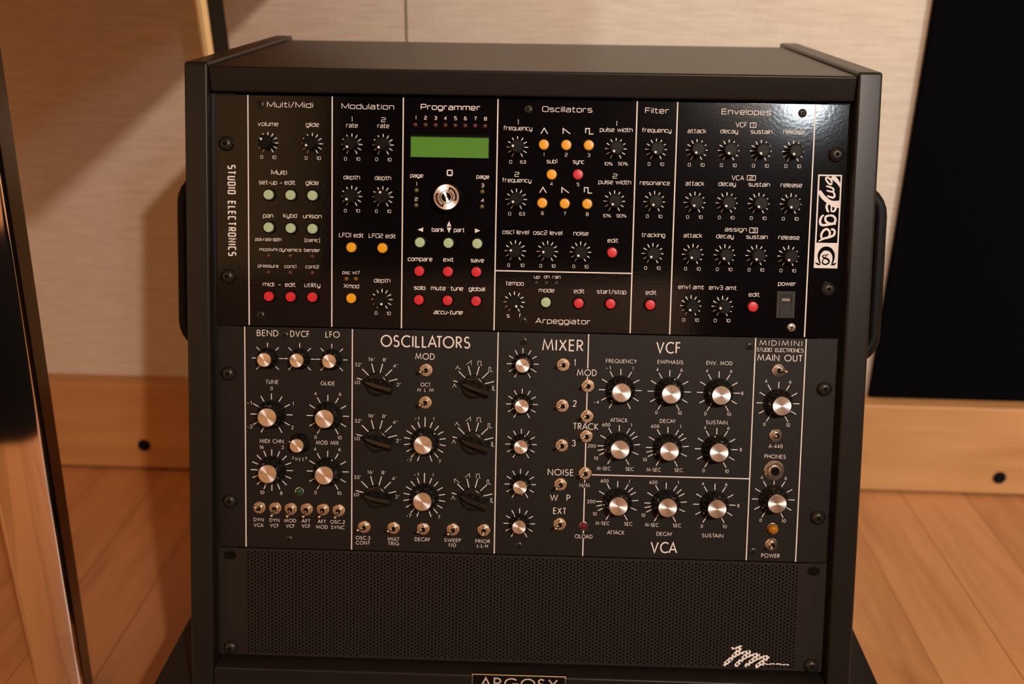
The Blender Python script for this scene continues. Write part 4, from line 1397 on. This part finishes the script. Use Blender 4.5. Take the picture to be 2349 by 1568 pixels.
# display: a recessed window with a raised rim
us = [p[0] for p in SCREEN]; vs_ = [p[1] for p in SCREEN]
ul, ur, vt, vb2 = -90.4, -30.7, 149.0, 132.6
b = MB(); b.box(ul / 1000, ur / 1000, -0.0006, 0.0, vb2 / 1000, vt / 1000)
disp = b.obj('display', SCREEN_GREEN, up); disp['label'] = 'green liquid crystal display'
b = MB()
w = 0.5
for (x0, x1, z0_, z1_) in ((ul - w, ur + w, vt - 0.9, vt + w), (ul - w, ur + w, vb2 - w, vb2), (ul - w, ul, vb2, vt), (ur, ur + w, vb2, vt)):
    b.box(x0 / 1000, x1 / 1000, -0.0022 if z0_ > 140 and x1 - x0 > 10 else -0.0012, 0.0, z0_ / 1000, z1_ / 1000)
b.obj('display_bezel', KNOB_GLOSS, disp)
# data wheel
du, dv = DIAL
dial = part('data_knob', lathe_mesh('data_knob', [(10.8, 0.4), (10.8, 1.2), (10.5, 10.2), (9.9, 11.0), (9.7, 11.2)], KNOB_BLACK, 120, lobes=40, amp=0.0006, lob=(1, 2)), up, du, dv)
dial['label'] = 'large knurled data knob with silver face'
link('knob_face', lathe_mesh('knob_face', [(9.65, 11.2), (9.6, 11.75), (9.3, 12.0)], ALU, 64), dial)
b = MB()
yy = -0.01206
b.ribbon([(x / 1000, z / 1000) for x, z in arc(0, 0, 4.7, 4.7, 0, 360, 40)], 0.0005, yy)
for s_ in (0, 180):
    t = radians(s_)
    pts = arc(0, 0, 7.4, 7.4, -20 + s_, 68 + s_, 16)
    pts.append((5.4 * cos(radians(68 + s_)), 5.4 * sin(radians(68 + s_))))
    b.ribbon([(x / 1000, z / 1000) for x, z in pts], 0.0011, yy)
    e = radians(-20 + s_)
    b.ribbon([(7.0 * cos(e) / 1000, 7.0 * sin(e) / 1000), (6.0 * cos(e) / 1000, 6.0 * sin(e) / 1000)], 0.0009, yy)
    ch = arc(0, 0, 3.6, 3.6, -55 + s_, 95 + s_, 16)
    b.add([(x / 1000, yy, z / 1000) for x, z in ch], [tuple(range(len(ch)))])
b.obj('face_emblem', VOID, dial)
# power rocker
(pa, pb, pc, pd) = POWER_SWITCH
uc_, vc_ = (pa[0] + pb[0] + pc[0] + pd[0]) / 4, (pa[1] + pb[1] + pc[1] + pd[1]) / 4
b = MB()
hw, hh = 6.9, 10.15
iw, ih = 4.5, 7.9
for (x0, x1, z0_, z1_) in ((-hw, hw, ih, hh), (-hw, hw, -hh, -ih), (-hw, -iw, -ih, ih), (iw, hw, -ih, ih)):
    b.box(x0 / 1000, x1 / 1000, -0.0020, 0.0, z0_ / 1000, z1_ / 1000)
ps = b.obj('power_switch', GREY_PLASTIC, up, (uc_ / 1000, 0, vc_ / 1000))
b = MB()
b.prism([(-0.0, -ih / 1000), (-0.0030, -ih / 1000), (-0.0018, 0.0), (-0.0012, ih / 1000), (0.0, ih / 1000)], -(iw - 0.15) / 1000, (iw - 0.15) / 1000, 0)
rk = b.obj('rocker', ROCKER_BLACK, ps)
b = MB(); b.box(-0.0030, 0.0030, -0.00165, -0.0013, 0.0028, 0.0048)
o = b.obj('rocker_mark', mat('pale_switch_mark', (0.30, 0.24, 0.20), 0.5), rk); o['label'] = 'pale mark on the rocker'

# logo plate on the right flange: white frame, script word, white square with an emblem
lx0, lx1, lt, lm_, lb = 219.9, 237.9, 124.9, 73.4, 54.1
LG = MB()
fr = 0.55
for (x0, x1, z0_, z1_) in ((lx0, lx1, lt - 1.1, lt), (lx0, lx0 + 1.1, lm_, lt), (lx1 - 1.1, lx1, lm_, lt), (lx0, lx1, lb, lm_)):
    yq = -0.00009 - 4e-6 * len(LG.f)
    LG.add([(x0 / 1000, yq, z0_ / 1000), (x1 / 1000, yq, z0_ / 1000), (x1 / 1000, yq, z1_ / 1000), (x0 / 1000, yq, z1_ / 1000)], [(0, 1, 2, 3)])
def lg(x, y):
    """crop measure -> plate position (mm); x is corrected for the picture's slant"""
    t = (y - 158) / 1122.0
    xl_ = 190 - 58 * t; wl = 295 - 7 * t
    return (lx0 + (x - xl_) / wl * (lx1 - lx0), lt - t * (lt - lb))
def brush(mb, pts, y=-0.00012):
    """stroke of varying width: (x, y, width in crop units)"""
    P = [lg(a_, c_) for a_, c_, w_ in pts]
    # resample smoothly (Catmull-Rom)
    R, Wd = [], []
    n = len(P)
    for i in range(n - 1):
        p0, p1, p2, p3 = P[max(i - 1, 0)], P[i], P[i + 1], P[min(i + 2, n - 1)]
        for k in range(6):
            t = k / 6
            q = [0.5 * (2 * p1[j] + (p2[j] - p0[j]) * t + (2 * p0[j] - 5 * p1[j] + 4 * p2[j] - p3[j]) * t * t + (3 * p1[j] - p0[j] - 3 * p2[j] + p3[j]) * t ** 3) for j in (0, 1)]
            R.append(Vector(q)); Wd.append((pts[i][2] * (1 - t) + pts[i + 1][2] * t) * 18 / 295)
    R.append(Vector(P[-1])); Wd.append(pts[-1][2] * 18 / 295)
    vs, fs = [], []
    m = len(R)
    for i in range(m):
        d = (R[min(i + 1, m - 1)] - R[max(i - 1, 0)])
        d = d.normalized() if d.length else Vector((1, 0))
        nrm = Vector((-d.y, d.x)) * Wd[i] / 2
        vs += [((R[i] + nrm).x / 1000, y, (R[i] + nrm).y / 1000), ((R[i] - nrm).x / 1000, y, (R[i] - nrm).y / 1000)]
    for i in range(m - 1):
        fs.append((2 * i, 2 * i + 1, 2 * i + 3, 2 * i + 2))
    STAG[0] += 1
    mb.add([(x, yv - 3e-6 * STAG[0], z) for x, yv, z in vs], fs)
STAG = [0]
brush(LG, [(360, 182, 58), (412, 222, 50), (450, 276, 30), (468, 322, 6)])
brush(LG, [(206, 350, 30), (226, 392, 52), (268, 442, 54), (330, 485, 54), (392, 508, 82), (446, 508, 94)])
brush(LG, [(362, 262, 20), (336, 272, 24), (300, 240, 22), (284, 206, 20), (302, 190, 22), (340, 214, 22), (364, 254, 20)])
brush(LG, [(288, 294, 18), (330, 304, 22), (368, 320, 22), (380, 342, 22), (368, 360, 22), (330, 356, 22), (294, 346, 18)])
brush(LG, [(368, 358, 18), (386, 384, 24), (390, 412, 26), (372, 430, 26), (340, 424, 24), (300, 410, 20)])
brush(LG, [(352, 508, 16), (351, 556, 20), (349, 596, 18)])
brush(LG, [(349, 596, 18), (388, 588, 26), (402, 545, 28), (362, 502, 26), (312, 500, 28), (292, 540, 30), (305, 590, 26), (322, 602, 14)])
brush(LG, [(335, 642, 26), (380, 655, 28), (400, 695, 28), (380, 735, 28), (325, 740, 28), (280, 710, 28), (282, 662, 26), (330, 642, 24)])
brush(LG, [(405, 742, 22), (330, 750, 30), (260, 762, 30), (220, 752, 32), (212, 705, 30), (232, 660, 26), (258, 642, 18)])
brush(LG, [(345, 812, 26), (375, 812, 26), (390, 840, 28), (375, 880, 30), (320, 905, 30), (250, 925, 26), (192, 958, 12)])
brush(LG, [(318, 905, 22), (330, 850, 28), (300, 810, 28), (255, 825, 28), (225, 880, 28), (232, 925, 24)])
LG.obj('logo_print', PRINT, fp)
EM = MB()
ye = -0.00022
brush(EM, [(212, 1225, 14), (195, 1170, 22), (200, 1110, 34), (240, 1055, 46), (290, 1042, 52), (340, 1060, 46), (372, 1115, 34), (370, 1180, 22), (352, 1228, 14)], ye)
brush(EM, [(150, 1212, 4), (178, 1230, 24), (212, 1238, 14)], ye)
brush(EM, [(408, 1215, 4), (378, 1230, 24), (342, 1240, 14)], ye)
brush(EM, [(318, 1108, 4), (285, 1118, 10), (240, 1132, 12), (258, 1155, 20), (305, 1172, 24), (318, 1205, 20), (285, 1232, 18), (245, 1225, 18), (240, 1190, 14), (272, 1150, 10), (302, 1115, 8)], ye)
EM.obj('logo_emblem', BLACK_GLOSS, fp)

# ------------------------------------------------------------------ lower synthesizer
lo = unit('rack_synthesizer', 'lower satin black synthesizer panel with silver-capped knobs and metal toggle switches', M0)
fl = plate(lo, 'front_panel', 0.1778, BLACK_SATIN)
for (u0, v0, u1, v1) in RULES_LOWER:
    b = MB()
    if abs(u1 - u0) < 5:
        uu0, uu1 = u0, u1
        if v0 > 174: v0 = 177.2
        if v1 < 3: v1 = 0.8
        uu = (u0 + u1) / 2 if not (60 > u0 > 40) else 49.25
        b.ribbon([(uu / 1000, v0 / 1000), (uu / 1000, v1 / 1000)], 0.00085, -0.0001)
    else:
        b.ribbon([(u0 / 1000, (v0 + v1) / 2000), (u1 / 1000, (v0 + v1) / 2000)], 0.00085, -0.0001)
    b.obj('divider_line', PRINT, fl)
legend = {}
for (sec, font, s, uc, vb, wid, cap, wt, it) in TEXT_LOWER:
    text(leg_mb(sec), font, s, uc, vb, wid, cap, wt, it)
def sec_lo(u, v):
    if u < -134: return 'controller'
    if u < -22: return 'oscillator'
    if u < 44: return 'mixer'
    if u < 175: return 'filter' if v > 62 else 'amplifier'
    return 'output'
SETS = {'seven': [-135, -90, -45, 0, 45, 90, 135], 'none': [], 'eleven': ELEVEN, 'sixteen': [22.5 * i for i in range(16)],
        'seventeen': [20 * i for i in range(-8, 9) if i], 'time': [-150, -116, -103, -90, -60, -30, 0, 30, 46, 60, 84, 112, 150]}
for (u, v, k, an) in KNOBS_SMALL:
    r1 = 12.4
    ticks(leg_mb(sec_lo(u, v)), u, v, SETS[k], 9.0 if k == 'seven' else 8.6, r1, 0.62)
for (u, v, k, an) in KNOBS_LARGE:
    mb = leg_mb(sec_lo(u, v))
    ticks(mb, u, v, SETS[k], 11.9, 16.7, 0.66)
    if k == 'seventeen':
        ticks(mb, u, v, [0], 11.9, 19.6, 0.66)
        for s_, du_, dv_ in (('-1', -6.5, 17.0), ('1', 6.7, 17.0), ('-7', -12.1, -16.4), ('7', 11.9, -16.9)):
            text(mb, 'f', s_, u + du_, v + dv_, {'-1': 3.6, '1': .6, '-7': 4.1, '7': 1.7}[s_], 2.45, 0.125)
for (u, v, k, an) in SELECTORS:
    mb = leg_mb('oscillator')
    ticks(mb, u, v, [-75, -45, -15, 15, 45, 75], 7.5, 16.6, 0.66)
    if k == 'range':
        for s_, du_, dv_, w_ in (("32'", -14.8, 13.8, 5.6), ("16'", -4.4, 18.2, 5.0), ("8'", 6.0, 18.0, 3.4), ("4'", 14.4, 13.5, 3.6), ("2'", 17.0, -1.2, 3.4), ('LO', -15.4, -0.2, 3.9)):
            text(mb, 'f', s_, u + du_, v + dv_, w_, 2.45, 0.125)
    else:
        def tr(c, pts):
            mb.marks.append((len(mb.v), len(mb.f)))
            mb.ribbon([((u + c[0] + x) / 1000, (v + c[1] + z) / 1000) for x, z in pts], 0.00032, -0.0001)
        tr((-14.8, 0.3), [(-1.5, -1.3), (-0.2, 1.4), (1.3, -1.3)])
        if k == 'wavesaw':
            tr((-12.2, 14.0), [(-1.8, -1.4), (-1.8, 1.7), (2.2, -1.5)])
        else:
            tr((-12.3, 14.2), [(-2.0, -0.9), (-0.2, 1.9), (0.0, 0.3), (2.0, -1.0)])
        tr((-3.7, 18.6), [(-2.1, -1.6), (1.6, 1.7), (1.6, -1.6)])
        tr((4.8, 18.4), [(-1.7, -1.7), (-1.7, 1.6), (0.8, 1.6), (0.8, -1.7), (1.8, -1.7)])
        tr((13.2, 13.8), [(-1.5, -1.7), (-1.5, 1.6), (-0.1, 1.6), (-0.1, -1.7), (1.9, -1.7)])
        tr((16.0, -1.0), [(-1.2, -1.7), (-1.2, 1.6), (-0.3, 1.6), (-0.3, -1.7), (1.0, -1.7)])
# curved word under the small sweep knob
(su, sv, _, _) = KNOBS_SMALL[3]
for k, ch in enumerate('SWEEP'):
    a_ = radians(-24 + 12 * k)
    text(leg_mb('controller'), 'f', ch, su + 14.2 * sin(a_), sv - 14.2 * cos(a_), {'S': 1.3, 'W': 2.4, 'E': 1.15, 'P': 1.2}[ch], 2.1, 0.10, up=(-sin(a_), cos(a_)))
for sec, mb in legend.items():
    legends(fl, mb)

def knob_set(big):
    if big:
        prof = [(11.2, 0.3), (11.3, 1.0), (10.9, 2.2), (9.7, 3.6), (9.0, 4.6), (8.75, 5.6), (8.1, 13.2), (7.7, 13.7), (7.3, 13.7)]
        cap = [(7.15, 13.5), (7.15, 14.1), (6.95, 14.35)]
    else:
        prof = [(8.2, 0.3), (8.3, 0.9), (8.0, 1.8), (7.1, 3.0), (6.7, 4.0), (6.5, 4.8), (6.05, 10.2), (5.75, 10.6), (5.5, 10.6)]
        cap = [(5.4, 10.4), (5.4, 10.95), (5.2, 11.2)]
    body = lathe_mesh('knob', prof, KNOB_GLOSS, 96, lobes=12, amp=0.00045, lob=(5, 6))
    capm = lathe_mesh('knob_cap', cap, ALU, 64)
    b = MB(); r = 10.55 if big else 7.65
    h0 = 2.75 if big else 2.35
    b.lathe([(0.00055, 0.0), (0.00055, 0.0004), (0.0003, 0.0006)], 12)
    b.v = [(x, y - h0 / 1000, z + r / 1000) for x, y, z in b.v]
    return body, capm, b.mesh('pointer_dot', PRINT)
for lst, big in ((KNOBS_SMALL, False), (KNOBS_LARGE, True)):
    body, capm, dot = knob_set(big)
    for (u, v, k, an) in lst:
        o = part('knob', body, lo, u, v, an)
        c = part('knob_cap', capm, o, 0, 0, -an); c['label'] = 'spun aluminium knob cap'
        part('pointer_dot', dot, o, 0, 0)

def selector_mesh():
    b = MB()
    b.lathe([(x / 1000, h / 1000) for x, h in [(9.3, 0.3), (9.4, 1.4), (8.6, 2.8), (7.0, 3.4)]], 40)
    # pointer bar: plan outline with tip towards +z, tail towards -z; ridge above
    low = [(0, 14.0), (3.2, 8.5), (5.0, 2.0), (5.4, -13.5), (-5.4, -13.5), (-5.0, 2.0), (-3.2, 8.5)]
    top = [(0, 11.2), (0.9, 7.0), (1.25, 1.0), (1.6, -13.2), (-1.6, -13.2), (-1.25, 1.0), (-0.9, 7.0)]
    hl = [2.0, 2.6, 3.2, 3.2, 3.2, 3.2, 2.6]
    ht = [4.2, 7.5, 10.5, 13.0, 13.0, 10.5, 7.5]
    n = len(low)
    vs = [(x / 1000, -h / 1000, z / 1000) for (x, z), h in zip(low, hl)] + [(x / 1000, -h / 1000, z / 1000) for (x, z), h in zip(top, ht)]
    fs = [(i, n + i, n + (i + 1) % n, (i + 1) % n) for i in range(n)] + [tuple(range(n, 2 * n)), tuple(range(n))[::-1]]
    b.add(vs, fs)
    me = b.mesh('selector_knob', SELECT_GREY)
    bm = bmesh.new(); bm.from_mesh(me); bmesh.ops.recalc_face_normals(bm, faces=bm.faces); bm.to_mesh(me); bm.free()
    return me
SEL = selector_mesh()
for (u, v, k, an) in SELECTORS:
    o = part('selector_knob', SEL, lo, u, v, an)
    o['label'] = 'black pointer-shaped selector knob'
    bevel(o, 0.0007, 2)
# toggle switches
def toggle_base():
    b = MB()
    b.lathe([(x / 1000, h / 1000) for x, h in [(4.95, 0), (4.95, 0.5), (4.6, 0.8), (3.6, 0.85)]], 36)
    b.lathe([(x / 1000, h / 1000) for x, h in [(3.95, 0.85), (3.95, 1.9), (3.6, 2.3), (2.8, 2.3)]], 6)
    b.lathe([(x / 1000, h / 1000) for x, h in [(2.85, 2.3), (2.85, 3.7), (2.6, 4.0), (1.95, 4.0), (1.8, 2.5)]], 30)
    return autosmooth(b.mesh('toggle_switch', CHROME))
TB = toggle_base()
b = MB(); b.disc((0, 0), 0.00178, -0.0028, 20); TH = b.mesh('bushing_hole', VOID)
for (u, v, dx, dz) in TOGGLES:
    o = part('toggle_switch', TB, lo, u, v)
    part('bushing_hole', TH, o, 0, 0)
    b = MB()
    k = min(1.0, 6.6 / max(0.01, sqrt(dx * dx + dz * dz)))
    tip = Vector((dx * k / 1000, -0.0118, dz * k / 1000))
    root = Vector((0, -0.0028, 0))
    pts = [root.lerp(tip, t) for t in (0, .5, .8, .9, .97, 1.0)]
    b.tube(pts, [0.00075, 0.00095, 0.00125, 0.00125, 0.0009, 0.0004], 14)
    lv = b.obj('lever', CHROME, o); autosmooth(lv.data, 50)
# lights and jack
for (u, v, c) in LIGHTS_LOWER:
    if c == 'amber':
        prof = [(3.9, 0), (3.9, 3.6), (3.3, 5.2), (2.0, 6.2), (0.8, 6.5)]
    else:
        prof = [(2.9, 0.3), (2.6, 1.2), (1.6, 2.0), (0.7, 2.3)]
    o = part('indicator_light', lathe_mesh('indicator_light', prof, LENS[c], 32), lo, u, v)
    o['label'] = {'green': 'green jewel light', 'red': 'deep red overload light', 'amber': 'domed amber power light'}[c]
    part('light_ring', lathe_mesh('light_ring', [(3.5 if c != 'amber' else 4.3, 0), (3.45 if c != 'amber' else 4.2, 0.7), (3.0 if c != 'amber' else 3.95, 0.8), (2.95 if c != 'amber' else 3.92, 0.2)], CHROME if c != 'amber' else GOLD_EDGE, 32), o, 0, 0)
b = MB()
b.lathe([(x / 1000, h / 1000) for x, h in [(7.8, 0), (7.8, 0.8), (7.4, 1.1), (6.9, 1.1)]], 44)
b.lathe([(x / 1000, h / 1000) for x, h in [(6.9, 1.1), (6.9, 2.6), (6.5, 3.1), (5.0, 3.1)]], 6)
b.lathe([(x / 1000, h / 1000) for x, h in [(4.6, 3.1), (4.6, 4.0), (4.2, 4.3), (3.3, 4.3), (3.2, 3.2)]], 36)
jk = part('headphone_jack', autosmooth(b.mesh('headphone_jack', CHROME)), lo, *JACK)
b = MB(); b.disc((0, 0), 0.0032, -0.0033, 24); b.obj('jack_hole', VOID, jk)
for k, (u, v) in enumerate(SCREWS_LOWER):
    panel_screw(lo, u, v, 10 + 23 * k)
for k in range(4, 8):
    u, v = RACK_SCREWS[k]
    rack_screw(lo, u, v - M0 * 1000, -2.0 if u < 0 else 1.4)

# ------------------------------------------------------------------ perforated vent plate
p0 = front(0, 0, 0)
vent = thing('vent_panel', 'black perforated vent panel with a white signature below the synthesizers', 'vent panel', p0, (-TILT, 0, 0))
DX, DZ, HR, TH_ = 2.745, 3.06, 0.80, 0.0012
UA, UB = VENT_HOLES_SPAN
NCOL = int(round((UB - UA) / DX))
V0_, V1_ = 0.4, 88.5
b = MB()
def quad(x0, x1, z0_, z1_):
    b.add([(x0 / 1000, 0, z0_ / 1000), (x1 / 1000, 0, z0_ / 1000), (x1 / 1000, 0, z1_ / 1000), (x0 / 1000, 0, z1_ / 1000)], [(0, 1, 2, 3)])
HOLES = []
for c in range(NCOL):
    xa = UA + c * DX
    xm = xa + DX / 2
    z = 1.6 + (DZ / 2 if c % 2 else 0)
    if z > V0_: quad(xa, xa + DX, V0_, z)
    while z + DZ <= V1_ - 0.2:
        zm = z + DZ / 2
        HOLES.append((xm, zm))
        rect = [(xa, z), (xm, z), (xa + DX, z), (xa + DX, zm), (xa + DX, z + DZ), (xm, z + DZ), (xa, z + DZ), (xa, zm)]
        circ = [(xm + HR * cos(radians(t)), zm + HR * sin(radians(t))) for t in (-135, -90, -45, 0, 45, 90, 135, 180)]
        vs = [(x / 1000, 0, q / 1000) for x, q in rect] + [(x / 1000, 0, q / 1000) for x, q in circ] + [(x / 1000, TH_, q / 1000) for x, q in circ]
        fs = [(i, (i + 1) % 8, 8 + (i + 1) % 8, 8 + i) for i in range(8)] + [(8 + i, 8 + (i + 1) % 8, 16 + (i + 1) % 8, 16 + i) for i in range(8)]
        b.add(vs, fs)
        z += DZ
    if z < V1_: quad(xa, xa + DX, z, V1_)
UE = UA + NCOL * DX
# flanges and folded edges
b.box(-0.2413, UA / 1000, 0, TH_, V0_ / 1000, V1_ / 1000)
b.box(UE / 1000, 0.2413, 0, TH_, V0_ / 1000, V1_ / 1000)
b.box(UA / 1000, UE / 1000, 0.00002, 0.010, V1_ / 1000 - 0.0002, V1_ / 1000)
b.box(UA / 1000, UE / 1000, 0.00002, 0.010, V0_ / 1000, V0_ / 1000 + 0.0002)
grille = b.obj('perforated_plate', VENT_BLACK, vent)
for k in (8, 9):
    u, v = RACK_SCREWS[k]
    rack_screw(vent, u, v, 0)
for u in (-232.6, 231.4):
    part('mounting_slot', SLOT, vent, u, 82.4)
# signature printed over the holes: tiny squares, left out where a hole is
sig = MB()
segs = [(w * 1.35, pts[i], pts[i + 1]) for w, pts in SIGNATURE for i in range(len(pts) - 1)]
us_ = [q[0] for _, p in SIGNATURE for q in p]; vv_ = [q[1] for _, p in SIGNATURE for q in p]
near = [h for h in HOLES if min(us_) - 3 < h[0] < max(us_) + 3 and min(vv_) - 3 < h[1] < max(vv_) + 3]
G = 0.2
nx, nz = int((max(us_) - min(us_) + 4) / G), int((max(vv_) - min(vv_) + 4) / G)
for i in range(nx):
    for j in range(nz):
        x, z = min(us_) - 2 + i * G, min(vv_) - 2 + j * G
        ins = False
        for w, a_, c_ in segs:
            ex, ez = c_[0] - a_[0], c_[1] - a_[1]
            t = max(0, min(1, ((x - a_[0]) * ex + (z - a_[1]) * ez) / max(1e-9, ex * ex + ez * ez)))
            if (x - a_[0] - ex * t) ** 2 + (z - a_[1] - ez * t) ** 2 < (w / 2) ** 2:
                ins = True; break
        if ins and all((x - h[0]) ** 2 + (z - h[1]) ** 2 > (HR - 0.05) ** 2 for h in near):
            g = G / 2
            sig.add([((x - g) / 1000, -0.0001, (z - g) / 1000), ((x + g) / 1000, -0.0001, (z - g) / 1000), ((x + g) / 1000, -0.0001, (z + g) / 1000), ((x - g) / 1000, -0.0001, (z + g) / 1000)], [(0, 1, 2, 3)])
sig.obj('signature', PRINT, vent)

# ------------------------------------------------------------------ maker's badge on the cabinet's bottom board
bo = front(0.0, -0.0098, 0.0)
ba, bb2 = NAMEPLATE
bt = (ba[1] + bb2[1]) / 2
bw, bh = bb2[0] - ba[0], 15.5
b = MB(); b.box(-bw / 2000, bw / 2000, -0.0012, 0.0002, -bh / 1000, 0)
badge = b.obj('nameplate', KNOB_GLOSS, cab, (bo.x + (ba[0] + bb2[0]) / 2000, bo.y - 0.18 + bt / 1000 * sa, bo.z - CAB_Z + bt / 1000 * ca), (-TILT, 0, 0))
b = MB()
fw = 1.3
for (x0, x1, z0_, z1_) in ((-bw / 2, bw / 2, -fw, 0), (-bw / 2, bw / 2, -bh, -bh + fw), (-bw / 2, -bw / 2 + fw, -bh + fw, -fw), (bw / 2 - fw, bw / 2, -bh + fw, -fw)):
    b.box(x0 / 1000, x1 / 1000, -0.0018, -0.0010, z0_ / 1000, z1_ / 1000)
o = b.obj('nameplate_rim', GOLD_EDGE, badge); bevel(o, 0.0004)
b = MB(); text(b, 'f', 'ARGOSY', 0, -11.2, 62, 7.9, 0.15, y=-0.00132)
b.obj('nameplate_lettering', BADGE_INK, badge)
